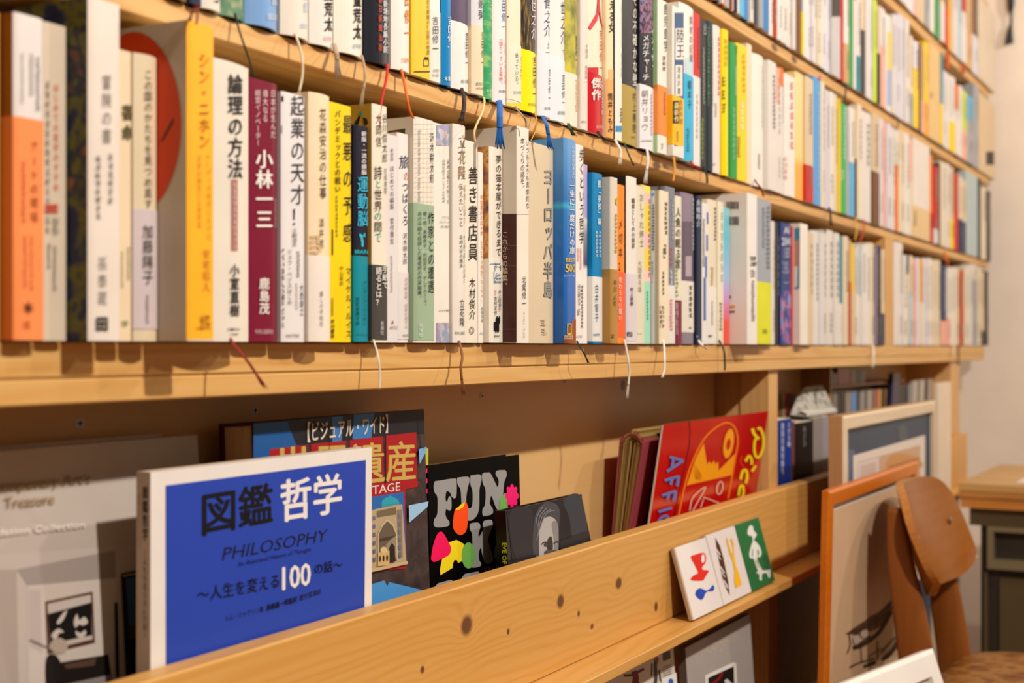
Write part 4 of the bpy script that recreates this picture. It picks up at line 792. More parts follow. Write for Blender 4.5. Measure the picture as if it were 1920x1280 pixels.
# ------------------------------------------------------------------ third and top rows
far(3, '1322-1330 W*;1330-1338 C;1338-1346 T;1346-1351 K*;1351-1357 V;1357-1362 O;1362-1369 E;1369-1374 H;1374-1378 P;1378-1381.5 N*;1381.5-1388 C;1388-1397 S;1397-1405 B;1405-1414 W;1414-1421 T/K.4*;1421-1433 E;1433-1443 P/B.75;1443-1452 W;1452-1459 Z*;1459-1468 W;1468-1477 W;1477-1485 W;1485-1493 W;1493-1502 T/H.8*;1502-1507 E/Y.35;1507-1514 W;1514-1520 W;1520-1526 V;1526-1532 W;1532-1540 C;1540-1550 W;1550-1558 V', -.004, .15)
dkm = mottle('dark_top_photo_print', [(.3, '2a2628'), (.5, '3a3638'), (.7, '4a4446')], 20, .4)
def phot(B): pass
book(3, 1558, 1577, None, 'cac6c4', 'grey photo book with dark top', 'the dark topped photo book', y=-.006, patches=[(1556, -60, 1578, 31, '342e30')])
far(3, '1577-1584 R*;1584-1594 W/T.35;1594-1601 G;1601-1606 O/W.8;1606-1616 W/U.33*;1616-1625 J/D.6;1625-1630 W;1630-1638 V;1638-1646 L*;1646-1651 J/K.5;1651-1661 W/P.6', -.010, .15)
book(3, 1662, 1672, 30, 'ece2dc', 'white boxed book with yellow and blue stripe', 'the striped boxed book', y=-.022, depth=.17, patches=[(1664, 60, 1672, 131, 'f2d850'), (1663, 131, 1671, 198, 'a4b8dc')])
far(3, '1672-1680 W^28;1680-1688 V^30;1688-1697 V^30;1697-1706 W^36;1706-1713 C/E.3^68;1713-1724 V/Y.66^78*;1724-1728 H^82;1728-1735 T/P.3^85;1735-1741 Y/A.3^80', -.020, .16)
book(3, 1742, 1764, 88, 'e6c082', 'tall tan kraft book with blue scribble', 'the tall kraft book', y=-.026, depth=.17, texts=[('S', 1749, 9, 170, 186, '3a5068')])
far(3, '1764-1769 U/Y.4^100;1769-1775 V^134;1775-1780 W^138;1780-1786 W/Y.33^142*;1786-1792 W/Y.33^146;1792-1800 O/W.6^160;1800-1806 W^162;1806-1814 L/P.35^172*;1814-1827 S/E.6^182;1827-1836 E^160', -.024, .16)
book(3, 1837, 1866, 186, 'dcc29c', 'wide tan book with black square', 'the wide tan book', y=-.036, depth=.17, patches=[(1849, 284, 1864, 309, '18161a')])
far(4, '1678-1690 W*;1690-1702 V;1702-1708 W;1708-1714 V;1714-1723.5 P', -.006, .15)
far(4, '1723.5-1735 J*;1735-1745 E;1745-1754 W;1754-1763 G*;1763-1772 A/W.4;1772-1780 H/R.4;1780-1786 A;1786-1796 W;1796-1804 F*;1804-1814 R/W.6;1814-1825 T;1825-1834 H/V.45', -.014, .15)
book(4, 1835, 1866, 5, 'ddccb4', 'wide beige book at the far end', 'the wide beige book', y=-.030, depth=.17)
# ------------------------------------------------------------------ magazines and big books behind the front board
ZT = EYE - .336                            # floor of the trough
def facing(name, label, cat, yb, zb, yt, zt, px0, px1, ytop, thick, front, side, pages=None, pages_at='left', group='cover-out publications behind the front board'):
    """cover-out book: front plane from (yb, zb) up to (yt, zt); px0, px1 left and right edge pixels at height ytop"""
    zb += thick*abs(yt-yb)/(zt-zb) + .0003
    P = lean_plane(yb, zb, yt, zt)
    u0 = P.uv(px0[0], px0[1])[0]; u1 = P.uv(px1[0], px1[1])[0]; v1 = .5*(P.uv(*px0)[1] + P.uv(*px1)[1])
    v0 = 0.0
    root = thing(name, P.w(.5*(u0+u1), v0), label, cat, group)
    q = MB(); th = .0022 if pages else 0
    if pages:
        q.obox(P, u0, u1, v0, v1, th, front, side)
        B2 = Plane(P.w(0, 0, -(thick-th)), P.u, P.v); q.obox(B2, u0, u1, v0, v1, th, side)
        if pages_at == 'left':  # spine at the right
            S = Plane(P.w(0, 0, -th), P.u, P.v); q.obox(S, u1-.002, u1, v0, v1, thick-2*th, side)
        else:
            S = Plane(P.w(0, 0, -th), P.u, P.v); q.obox(S, u0, u0+.002, v0, v1, thick-2*th, side)
        pbk = MB(); S = Plane(P.w(0, 0, -th-.0001), P.u, P.v)
        a, b = (u0+.004, u1-.0022) if pages_at == 'left' else (u0+.0022, u1-.001)
        pbk.obox(S, a, b, v0+.003, v1-.003, thick-2*th-.0002, pages); pbk.build('page_block', root)
    else:
        q.obox(P, u0, u1, v0, v1, thick, front, side)
    return root, q, P, (u0, u1, v0, v1)
def side_plane(P, u): return Plane(P.w(u, 0), -P.n, P.v)
pagem = mottle('page_edges', [(.3, 'b89468'), (.5, 'd4b284'), (.7, 'a8845a')], 8, .8, (1, 90, 1))

# pale exhibition magazine at the left end
grey = paper('bfb3a8', .4, .2); 
root, q, P, E4 = facing('magazine', 'large pale grey exhibition magazine with a room photo, left of the blue cover book', 'magazine', .050, ZT+.0005, .070, EYE-.07, (-150, 849), (370, 822), 822, .007, grey, paper('a89a8c'))
pr = Print(q, P, (0, 760, 2.4625))
pr.poly([(-50, 690), (655, 640), (655, 1330), (-50, 1330)], 'c4b8ae')
pr.poly([(-50, 755), (75, 757), (85, 1320), (-50, 1320)], 'b0a298')
pr.poly([(75, 757), (530, 668), (533, 795), (125, 832)], 'a29690'); pr.poly([(125, 832), (533, 795), (533, 1280), (128, 1330)], 'cec2b8')
pr.poly([(132, 850), (185, 845), (190, 1140), (135, 1110)], 'c0b2ac')
pr.poly([(205, 905), (425, 858), (436, 1096), (215, 1147)], '5a3426'); pr.poly([(216, 915), (416, 872), (425, 1078), (226, 1126)], 'c8bcb4'); pr.poly([(218, 962), (300, 940), (418, 908), (422, 1060), (226, 1100)], '1e1a1a')
for pts in ([(340, 985), (352, 962), (362, 990), (385, 975), (402, 1000), (380, 1015), (362, 1010), (345, 1025), (338, 1005)], [(345, 1040), (368, 1050), (388, 1035), (392, 1055), (372, 1072), (352, 1064)], [(258, 1000), (285, 960), (305, 945), (290, 985), (268, 1008)], [(232, 1060), (262, 1030), (290, 1045), (268, 1052), (252, 1080)]): pr.poly(pts, 'd0c4ba', True)
pr.poly([(235, 1085), (270, 1072), (305, 1095), (300, 1135), (262, 1145), (232, 1125)], 'b8a696', True); pr.poly([(208, 1170), (250, 1150), (282, 1215), (270, 1330), (215, 1330)], '241e1c', True)
pr.poly([(275, 1185), (495, 1148), (508, 1245), (280, 1290)], '221c1a'); pr.poly([(290, 1195), (440, 1165), (430, 1200), (300, 1215)], '5a4238'); pr.poly([(280, 1290), (510, 1240), (512, 1330), (280, 1330)], '8c8480')
pr.stroke([(132, 1080), (210, 1115)], 5, '6a5a54'); pr.poly([(522, 910), (536, 908), (545, 1250), (528, 1255)], '1c1816')
pr.poly([(552, 775), (664, 752), (664, 1245), (575, 1258)], '1c1614'); pr.poly([(558, 784), (664, 764), (664, 770), (563, 790)], 'c0a078'); pr.poly([(572, 800), (664, 780), (664, 1000), (588, 1015)], '3c5c7c'); pr.poly([(588, 1015), (664, 1000), (664, 1225), (590, 1235)], '4a3020'); pr.poly([(590, 1080), (664, 1060), (664, 1225), (592, 1235)], '1e1612')
pr.o = (0, 0, 1)
pr.text('Contemporary Art’s', (-70, 926), (168, 904), 19, '9c8058', .012); pr.text('Treasure', (5, 952), (99, 943), 20, '9c8058', .012); pr.text('Foundation Collection', (-60, 1010), (156, 988), 13, 'f0e8e0', .01)
q.build('cover', root)
# loose sheet slipped behind it
q = MB(); Pb = Plane(P.w(0, 0, -.0075), P.u, P.v); q.obox(Pb, E4[0], P.uv(318, 820)[0], 0, E4[3]+.003, .0008, paper('bcb0a4'))
tag(q.build('loose_sheet', None, P.w(.5*(E4[0]+E4[1]), 0, -.008)), 'thin grey sheet peeking out behind the pale exhibition magazine', 'paper sheet')

# blue cover book
root, q, P, E4 = facing('large_book', 'large blue cover-out book with white border and big black and white title', 'book', .0140, ZT+.0005, .0140, EYE-.08, (282, 885), (697, 838), 838, .0125, paper('ece4dc', .3), paper('c8b6a2', .4), paper('d8c8b0'), 'right')
pr = Print(q, P); B_ = '2a2840'
bt = '0e0e14'
pr.poly([(310, 910), (685.6, 862), (681, 1330), (311, 1400)], '2b49b0')
pr.text('図鑑', (373, 1006), (512, 978), 80, bt, .03, gap=.0); pr.text('哲学', (523, 979), (642, 959), 78, 'efe8e2', .03)
pr.text('PHILOSOPHY', (415, 1051), (610, 1013.5), 24, '10121c', .008, .2, 0); pr.text('An Illustrated History of Thought', (444, 1062), (582, 1033), 8.5, '10121c', .0, .15)
pr.text('〜人生を変える', (368, 1130), (525, 1100), 28, '10121c', .012); pr.text('100', (527.5, 1105.5), (581.4, 1095), 42, 'efe8e2', .03); pr.text('の話〜', (587, 1077), (641, 1067), 21, '10121c', .01)
pr.text('トム・ジャクソン著', (420, 1165), (493, 1146), 11, '10121c'); pr.text('高橋昌一郎監訳', (498, 1145), (556, 1127.5), 11.5, '10121c', .01); pr.text('屋代菜海訳', (560, 1126), (601, 1113), 11, '10121c')
SPn = Plane(P.w(E4[0], 0), (0, -1, 0), (0, 0, 1)); ps = Print(q, SPn)
ps.vtext('図鑑哲学', 272.5, 10, 911, 1015, '3a322c', .03); ps.vtext('〜人生を変える', 272, 8, 1030, 1138, '5a4a3c'); ps.vtext('100', 273, 9, 1140, 1152, '4a4a7c', .02); ps.vtext('の話〜', 272, 8, 1152, 1196, '5a4a3c')
q.build('cover', root)

# world heritage book
hb = mottle('dark_stone_print', [(.3, '2a2022'), (.48, '463836'), (.56, '332a2a'), (.7, '54443c')], 26, .25)
root, q, P, E4 = facing('large_book', 'thick dark glossy book with gold characters on red, behind the blue cover book', 'book', .031, ZT+.0005, .041, EYE-.07, (475, 796), (795, 767), 767, .034, hb, paper('4a1820', .3), pagem, 'left')
pr = Print(q, P, (380, 640, 4))
pr.poly([(378, 612), (1655, 505), (1660, 690), (378, 800)], '24242a'); pr.poly([(378, 618), (630, 600), (705, 790), (560, 900), (378, 900)], '1c5896'); pr.poly([(968, 566), (1047, 560), (1040, 745), (970, 755)], '3c78b4'); pr.poly([(1130, 548), (1287, 535), (1262, 720), (1120, 735)], '3c78b4')
for a, b, c, d in ((500, 808, 775, 776), (808, 770, 1068, 742), (1098, 740, 1345, 710), (1370, 706, 1597, 680)):
    pr.poly([(a, b), (c, d), (c+8, d+395), (a, b+395)], 'a81820')
pr.poly([(500, 1110), (1610, 1050), (1608, 1090), (1515, 1108), (1520, 1700), (500, 1800)], 'a81820')
pr.text('世界遺産', (515, 1130), (1605, 1030), 335, 'c8a858', .02)
pr.text('【ビジュアル・ワイド】', (735, 760), (1420, 680), 150, 'e0d0bc', .02)
pr.text('WORLD HERITAGE', (690, 1235), (1474, 1115), 70, 'ece2d8', .004)
pr.o = (660, 760, 3.37)
pr.poly([(20, 592), (322, 545), (336, 992), (20, 1060)], '2c68ac')
pr.poly(ell(236, 618, 55, 42, 24), '2ea0b4'); pr.poly([(200, 590), (236, 568), (272, 590)], '2ea0b4'); pr.poly([(180, 625), (292, 612), (292, 650), (180, 660)], '3a94a4')
pr.poly([(60, 680), (150, 652), (310, 622), (336, 982), (60, 1045)], 'b8a280'); pr.poly([(148, 668), (270, 640), (270, 688), (148, 708)], '75664e'); pr.poly([(275, 660), (306, 655), (312, 960), (285, 970)], '8a7a64')
for k_ in range(6): pr.poly([(281, 690+k_*48), (297, 687+k_*48), (298, 712+k_*48), (282, 715+k_*48)], '65708a'); pr.poly([(122, 700+k_*52), (138, 697+k_*52), (139, 722+k_*52), (123, 726+k_*52)], '65708a')
pr.poly([(150, 985), (150, 810), (175, 755), (210, 718), (248, 752), (270, 805), (276, 975)], 'd0bc98', False); pr.poly([(156, 985), (156, 812), (180, 762), (210, 728), (244, 758), (264, 808), (270, 975)], '6a5c4c')
pr.poly([(158, 840), (262, 818), (262, 840), (158, 862)], '4c4238'); pr.poly([(196, 960), (200, 880), (228, 848), (262, 822), (268, 960)], '988670'); pr.poly([(222, 990), (220, 900), (238, 865), (256, 890), (260, 985)], '2a2420')
pr.poly([(148, 1015), (150, 930), (222, 915), (222, 1005)], 'd0ac74'); pr.poly(ell(186, 912, 22, 20), 'd8bc88'); 
for k_ in range(3): pr.poly(ell(162+k_*22, 968-k_*3, 6, 20), '3a2a1c')
pr.poly([(60, 1040), (336, 980), (337, 1000), (60, 1062)], 'c8ac84')
pr.poly([(60, 1140), (188, 1104), (205, 1140), (218, 1114), (444, 1168), (250, 1330), (60, 1330)], '4c94d4'); pr.poly([(342, 630), (467, 605), (460, 640), (345, 740)], '9cc4e4'); pr.poly([(405, 276), (455, 260), (452, 290), (410, 370)], '7cacd8')
q.build('cover', root)

# black book with grey blob letters
root, q, P, E4 = facing('large_book', 'black book with fat grey letters and bright cut-out shapes on its cover', 'book', .048, ZT+.0005, .056, EYE-.08, (801.5, 877), (973, 852), 852, .018, paper('0c0b0c', .5, .06), paper('0c0b0c', .5, .06), paper('d0b8a0'), 'right')
pr = Print(q, P, (780, 780, 3.766)); g_ = '9a9896'
for pts in ([(122, 500), (130, 462), (160, 455), (262, 440), (284, 455), (284, 560), (268, 580), (250, 568), (238, 540), (215, 530), (207, 565), (209, 598), (218, 600), (232, 566), (247, 580), (248, 650), (233, 668), (212, 655), (206, 690), (215, 720), (233, 745), (225, 775), (150, 785), (124, 770), (126, 730), (145, 700), (150, 650), (148, 570), (130, 540)],
            [(288, 440), (300, 432), (365, 428), (376, 455), (362, 510), (352, 590), (362, 640), (382, 650), (396, 615), (396, 530), (382, 480), (383, 422), (400, 416), (450, 412), (460, 450), (446, 520), (444, 640), (428, 700), (390, 735), (350, 730), (325, 690), (318, 600), (312, 520), (291, 480)],
            [(465, 408), (500, 397), (522, 402), (548, 450), (574, 500), (580, 450), (560, 412), (566, 386), (600, 380), (632, 384), (637, 420), (620, 470), (612, 560), (610, 640), (580, 662), (560, 640), (532, 565), (522, 585), (520, 620), (540, 655), (535, 690), (480, 705), (466, 690), (468, 655), (485, 620), (488, 520), (468, 470)],
            [(376, 770), (388, 755), (438, 752), (452, 780), (440, 820), (442, 850), (470, 800), (468, 762), (480, 738), (530, 733), (537, 775), (510, 850), (512, 900), (538, 980), (535, 1025), (490, 1040), (466, 980), (455, 930), (442, 960), (442, 1010), (458, 1045), (440, 1063), (392, 1068), (376, 1050), (390, 1010), (395, 900), (392, 830), (378, 800)],
            [(546, 960), (566, 890), (575, 870), (640, 880), (640, 1030), (562, 1015)]):
    pr.poly(pts, g_, True)
pr.poly([(315, 1200), (320, 1140), (342, 1112), (436, 1095), (452, 1120), (440, 1240), (315, 1260)], g_); pr.poly([(128, 1290), (132, 1200), (152, 1178), (240, 1155), (272, 1168), (268, 1290)], g_)
pr.poly([(583, 662), (588, 590), (622, 542), (640, 560), (645, 645)], '74b454')
pr.poly([(673 + (36 + 13*abs(math.cos(a*4)))*math.cos(a), 563 + (64 + 22*abs(math.cos(a*4)))*math.sin(a)) for a in (2*math.pi*i/64 for i in range(64))], 'f81c74')
pr.poly([(270, 660), (300, 638), (342, 606), (362, 640), (364, 700), (352, 800), (322, 835), (286, 830), (258, 790), (257, 735)], 'fc541c', True); pr.poly([(272, 662), (312, 622), (342, 606), (330, 640), (300, 660)], 'f8d41c')
pr.poly([(166, 1122), (163, 1080), (180, 1000), (226, 890), (280, 872), (330, 900), (343, 960), (320, 1022), (290, 1036), (284, 1016), (265, 1015), (255, 1040), (253, 1070)], 'f8dc24')
pr.poly([(100, 1000), (115, 910), (140, 840), (164, 815), (190, 830), (232, 905), (240, 940), (222, 982), (130, 1027), (108, 1020)], 'f80c5c', True); pr.poly(ell(364, 983, 48, 92, 28), '74b454')
pr.text('フォント', (472, 1098), (577, 1068), 30, 'd8d4d0')
for k_ in range(3): pr.poly([(62, 370+72*k_), (72, 368+72*k_), (72, 400+72*k_), (62, 402+72*k_)], 'f81c74')
q.build('cover', root)
# yellow-green sticky note peeking from the dark book
q = MB(); Pt = lean_plane(.0655, EYE-.2, .0655, EYE-.1); u_, v_ = Pt.uv(797, 872); q.obox(Pt, u_-.012, u_+.006, v_, v_+.016, .0006, paper('c8c848'))
tag(q.build('sticky_note'), 'yellow green sticky note between the red titled book and the black one', 'sticky note')

# black and white portrait book
pg = mottle('grey_photo_print', [(.3, '121216'), (.5, '24242a'), (.7, '18181c')], 7, .35)
root, q, P, E4 = facing('large_book', 'small dark book with black and white photo of a person wearing glasses', 'book', .0135, ZT+.0005, .024, EYE-.10, (948, 957), (1091, 926.5), 926, .0125, paper('2c2c30', .2), paper('111013', .3), paper('d8d0c8'), 'right')
pr = Print(q, P, (780, 780, 3.766))
pr.poly([(638, 672), (1166, 556), (1260, 1000), (690, 1120)], pg)
pr.poly([(1040, 590), (1160, 562), (1205, 850), (1110, 880), (1080, 720)], '3c4048', True); pr.poly([(660, 680), (800, 650), (830, 800), (830, 980), (700, 1000)], '323238', True)
pr.poly([(830, 760), (842, 690), (880, 630), (930, 605), (985, 620), (1012, 670), (1010, 740), (1005, 830), (1000, 950), (880, 1000), (832, 1000), (822, 880)], '4c4c50', True)
pr.poly([(870, 800), (888, 735), (940, 708), (985, 735), (1002, 800), (1000, 940), (985, 1020), (880, 1030), (866, 900)], 'b4b0ae', True)
pr.poly([(955, 760), (985, 740), (1002, 800), (998, 940), (975, 960), (968, 860)], '8c8886', True)
for k_ in range(7): pr.stroke([(862-k_*3, 800+k_*12), (848+k_*10, 720-k_*4), (890+k_*14, 640+k_*4)], 5, ('8c8c90', '3c3c40')[k_ % 2])
pr.stroke([(880, 905), (900, 890), (935, 892), (940, 915)], 7, '2a2a2e'); pr.stroke([(965, 900), (985, 885), (1000, 890)], 7, '2a2a2e'); pr.poly([(900, 898), (930, 895), (930, 915), (904, 918)], '4a4848', True)
pr.poly([(925, 870), (950, 850), (960, 920), (950, 950), (925, 945)], '3c3838', True); pr.poly([(905, 950), (950, 940), (990, 950), (985, 975), (910, 985)], '5a5654', True)
pr.poly([(640, 1030), (840, 975), (840, 1100), (660, 1120)], '2a2a2e'); pr.poly([(1010, 880), (1200, 810), (1215, 980), (1010, 980)], '2c2c30')
ps = Print(q, Plane(P.w(E4[0], 0), -P.n, P.v), (780, 780, 3.766))
V, Fc = glyph('EVE OF', .02); xa = min(v[0] for v in V); xb = max(v[0] for v in V)
q.mesh(spread([ps.P.w(*ps.P.uv(*ps.px((612 + (v[1])/.69*30, 893 + (v[0]-xa)/(xb-xa)*150))), .0006) for v in V], .02, ps.P.n), Fc, ink('d4d018'))
q.build('cover', root)

# red poster book with its folded neighbours
redm = paper('c81018', .18, .6, .06)
Pr = lean_plane(.046, ZT+.0015, .006, EYE-.07)
u0 = Pr.uv(1244, 797)[0]; u1 = Pr.uv(1441, 769)[0]; v1 = Pr.uv(1244, 797)[1]
root = thing('poster_book', Pr.w(.5*(u0+u1), 0), 'big glossy red poster book with orange and yellow line drawing', 'book', 'cover-out publications behind the front board')
q = MB(); q.obox(Pr, u0, u1, 0, v1, .0025, redm, paper('e0d0c0'), paper('c81828', .2))
pr = Print(q, Pr, (1100, 740, 4.174))
pr.stroke([(804, 205), (800, 400), (725, 750), (680, 960)], 6, '3a0c10')
pr.poly([(915, 375), (940, 545), (958, 520), (975, 540), (995, 512), (1005, 545), (1028, 520), (1030, 592), (1170, 450), (1140, 625), (780, 708), (850, 500)], 'f8a40c')
pr.stroke([(718, 940), (790, 620), (900, 370), (1010, 255), (1100, 218), (1160, 262), (1182, 360), (1165, 470), (1105, 810)], 13, 'f88014')
for k_ in range(9): pr.stroke([(850+k_*5, 545+k_*9), (838+k_*7, 600+k_*7), (850+k_*3, 660)], 2.5, 'd87c08')
pr.poly(ell(1105, 380, 40, 118, 26, .16), 'f89c10'); pr.poly(ell(1106, 380, 30, 98, 26, .16), 'fcac1c'); pr.poly(ell(1104, 385, 18, 48, 20, .16), 'd83c10'); pr.poly(ell(1104, 385, 8, 26, 16, .16), 'b81414')
pr.stroke([(800, 905), (825, 800), (925, 720), (860, 840), (825, 905)], 9, 'f0c8b0'); pr.stroke(ell(1035, 727, 22, 50, 18, .2) + [ell(1035, 727, 22, 50, 18, .2)[0]], 9, 'f0c8b0'); pr.stroke([(885, 880), (912, 800), (1030, 845)], 9, 'f0c8b0', False)
yl = 'f8dc1c'
pr.stroke([(1290, 262), (1300, 300), (1325, 332)], 24, yl, False); pr.stroke([(1330, 270), (1352, 262), (1376, 330), (1374, 410), (1345, 482), (1316, 478), (1304, 420), (1312, 350), (1345, 335)], 20, yl)
pr.stroke([(1235, 520), (1262, 478), (1282, 500), (1284, 545)], 20, yl); pr.stroke([(1285, 598), (1315, 552)], 20, yl); pr.stroke([(1196, 660), (1212, 598), (1240, 590), (1248, 640), (1236, 690)], 22, yl); pr.stroke([(1180, 790), (1192, 718), (1215, 715), (1218, 775), (1196, 820)], 20, yl)
bl_ = '6a7cc4'
for S_ in ([(640, 485), (745, 512)], [(745, 512), (618, 597)], [(668, 500), (655, 570)], [(600, 668), (710, 634)], [(710, 632), (695, 712)], [(655, 655), (645, 700)], [(578, 785), (685, 750)], [(685, 748), (668, 828)], [(632, 770), (620, 820)], [(550, 912), (655, 880)], [(548, 990), (575, 955), (612, 945), (628, 965)]): pr.stroke(S_, 22, bl_, True)
pr.stroke([(1205, 475), (1190, 520), (1215, 560)], 5, 'e86020')
q.build('cover', root)
# the two folded posters leaning behind and left of it
def folded(label, u_a, u_b, yf, n, cols, topcol, lean, width, hgt):
    z0_ = ZT + .0005
    r_ = thing('folded_poster', (u_a, yf, z0_), label, 'poster', 'folded posters beside the red poster book')
    def leaf(mb, k, off, m):
        # an upside down U of paper seen from its end
        w_ = width - off*2; pts = []
        for i in range(13):
            a = math.pi*i/12; pts.append((yf + lean + width/2 - math.cos(a)*w_/2*-1, z0_ + hgt - w_*.6 - off*.3 + math.sin(a)*w_*.7))
        pts = [(yf + width/2 + .010, z0_)] + pts[::-1] + [(yf + width/2 - .010, z0_)] if False else [(yf + .5*width - w_*.18, z0_)] + [(p[0], p[1]) for p in sorted(pts, key=lambda p: p[0])] + [(yf + .5*width + w_*.18, z0_)]
        pts = smooth(pts, 4, False); t = .0012
        pts = [(py_ - .030*(pz_-z0_)/hgt, pz_) for py_, pz_ in pts]
        for i in range(len(pts)-1):
            (ya, za), (yb_, zb_) = pts[i], pts[i+1]
            d = Vector((0, yb_-ya, zb_-za)).normalized(); nn = Vector((0, -d.z, d.y))*t
            a0, b0 = Vector((u_a+k*.001, ya, za)), Vector((u_a+k*.001, yb_, zb_)); L = Vector((u_b-u_a, 0, 0))
            mb.face([a0, b0, b0+L, a0+L], m, True); mb.face([a0+nn, a0+L+nn, b0+L+nn, b0+nn], m, True); mb.face([a0, a0+nn, b0+nn, b0], m); mb.face([a0+L, b0+L, b0+L+nn, a0+L+nn], m)
    for k in range(n):
        mb = MB(); leaf(mb, k, k*width*.085, topcol if k == 0 else cols[k % len(cols)]); mb.build('leaf' if k else 'outer_leaf', r_)
    return r_
br1, br2, br3 = paper('a8844e'), paper('86643a'), paper('bc985e')
fx = WX(1166, .065)
folded('folded brown-edged poster bundle with red outside, far left of the red poster book', fx, fx+.27, .066, 6, [br1, br2, br3], paper('b4545c', .2), .0, .030, .222)
folded('folded poster bundle with black outside right behind the red poster book', fx+.048, fx+.28, .0470, 4, [br3, br2], paper('1c1614', .25), .0, .014, .226)

# ------------------------------------------------------------------ three tiles on the ledge
def tile(label, tl, tr, bl, br, front, art):
    zl = EYE - .3332; yb_, yt_ = -.0430, -.0185
    zt_ = W(tl[0], tl[1], yt_).z; P = lean_plane(yb_, zl+.0029, yt_, zt_)
    a = P.uv(*bl)[0]; b = P.uv(*br)[0]; a2 = P.uv(*tl)[0]; b2 = P.uv(*tr)[0]; v = math.hypot(yt_-yb_, zt_-zl-.0029)
    ua, ub = .5*(a+a2), .5*(b+b2)
    r = thing('ceramic_tile', P.w(.5*(ua+ub), 0), label, 'tile', 'picture tiles on the ledge')
    Pf = Plane(P.w(0, 0, .0), P.u, P.v); q = MB(); q.obox(Pf, ua+.0005, ub-.0005, 0, v, .0022, front)
    art(Print(q, Pf, (1220, 940, 5.335))); q.build('glazed_face', r)
    q = MB(); q.obox(Plane(P.w(0, 0, -.0023), P.u, P.v), ua+.0005, ub-.0005, 0, v, .004, paper('b89c7c', .8)); q.build('clay_back', r)
wt = paper('ece4e0', .12, .6, .01)
def art1(p):
    p.poly(smooth([(398, 552), (450, 528), (505, 513), (540, 520), (552, 560), (546, 615), (524, 640), (515, 660), (520, 682), (580, 690), (560, 730), (540, 765), (520, 790), (430, 792), (396, 775), (425, 740), (470, 715), (455, 670), (425, 610)], 3), 'e02814')
    p.poly([(510, 540), (530, 532), (537, 580), (524, 612), (506, 596)], 'ece4e0', True)
    p.poly([(445, 930), (455, 888), (490, 866), (528, 880), (560, 890), (598, 862), (615, 835), (633, 852), (628, 890), (600, 897), (565, 900), (542, 925), (530, 960), (505, 983), (470, 965)], '1448b4', True)
def art2(p):
    p.poly([(643, 358), (690, 440), (725, 560), (750, 680), (775, 800), (789, 937), (757, 880), (715, 760), (690, 630), (665, 520)], '54301c')
    for a, b in ((470, 560), (650, 735), (785, 850)):
        c = 655 + (a-490)*.235; p.stroke([(c, a), (c+42, a+65)], 10, 'ece4e0'); p.stroke([(c+8, a+50), (c+48, b+20)], 7, 'ece4e0')
    p.poly([(750, 358), (766, 375), (795, 470), (812, 545), (820, 470), (794, 372), (806, 362), (828, 420), (833, 550), (850, 640), (880, 720), (906, 830), (846, 865), (834, 800), (835, 700), (815, 590), (785, 520), (762, 430)], 'f4b80c')
def art3(p):
    w_ = 'e8e6dc'
    p.poly(smooth([(968, 322), (973, 270), (995, 238), (1020, 250), (1030, 290), (1056, 322), (1050, 350), (1030, 385), (1042, 395), (1075, 430), (1100, 480), (1104, 530), (1085, 560), (1068, 545), (1066, 590), (1090, 640), (1114, 688), (1080, 702), (1050, 640), (1025, 570), (1000, 570), (984, 530), (1000, 450), (1018, 395), (1010, 345), (985, 342)], 3), w_)
    p.poly([(1014, 480), (1022, 470), (1020, 545), (1008, 555)], '227c4c'); p.poly([(1064, 470), (1080, 500), (1080, 530), (1066, 540)], '227c4c'); p.stroke([(1048, 590), (1082, 660)], 6, '227c4c')
    p.poly(smooth([(1052, 712), (1090, 686), (1140, 690), (1190, 680), (1196, 700), (1192, 758), (1172, 758), (1156, 716), (1112, 726), (1108, 786), (1085, 782), (1082, 730)], 3), w_)
tile('white tile with red cup and blue spoon, leftmost on the ledge', (1265, 1027), (1322.5, 1004), (1300, 1159), (1355, 1131), wt, art1)
tile('white tile with brown baguette and yellow fork, middle of the three', (1323.5, 1003.5), (1378, 984), (1356, 1130), (1407, 1105), wt, art2)
tile('green tile with white skateboarder, rightmost on the ledge', (1379, 984), (1421, 972), (1409, 1104), (1453, 1079), paper('227c4c', .12, .6, .01), art3)

# ------------------------------------------------------------------ publications under the ledge
Z2 = .3255
root, q, P, E4 = facing('magazine', 'pale magazine with red and black figures under the ledge', 'magazine', -.034, Z2, -.012, EYE-.352, (1060, 1290), (1262, 1208), 1208, .008, paper('d8ccc0', .3), paper('b8a898'), group='magazines under the ledge')
pr = Print(q, P, (1130, 1130, 5.4857))
pr.stroke([(215, 745), (300, 740), (380, 700), (425, 675)], 26, '6a1c1c'); pr.stroke([(320, 700), (340, 780), (300, 900)], 60, '7c1c1c'); pr.stroke([(340, 780), (380, 860)], 24, '5a1c1c')
pr.stroke([(560, 560), (540, 640), (545, 760), (535, 850)], 34, '4a4442'); pr.stroke([(505, 620), (500, 750)], 12, '3c3836'); pr.stroke([(580, 690), (590, 800)], 16, '3c3836'); pr.stroke([(535, 575), (565, 610)], 30, 'a83030')
pr.poly([(615, 520), (690, 490), (695, 570), (620, 600)], '5a5248')
for k_ in range(5): pr.stroke([(615, 665+k_*22), (705, 630+k_*22)], 6, '8a8078')
pr.poly([(600, 780), (750, 715), (760, 900), (600, 900)], 'ece8e4'); pr.poly(ell(693, 815, 26, 40), '2c64b8')
q.build('cover', root)
root, q, P, E4 = facing('magazine', 'silver grey magazine with a framed dark photo under the tiles', 'magazine', -.034, Z2, -.014, EYE-.352, (1285, 1215), (1406, 1150), 1150, .010, paper('b0a6a0', .3), paper('6a5a4c'), group='magazines under the ledge')
pr = Print(q, P, (1130, 1130, 5.4857))
pr.text('HODINKEE', (1012, 545), (1365, 385), 75, 'c8b49c', .0)
pr.text('◡', (1170, 520), (1235, 490), 30, 'd8ccc0', .02)
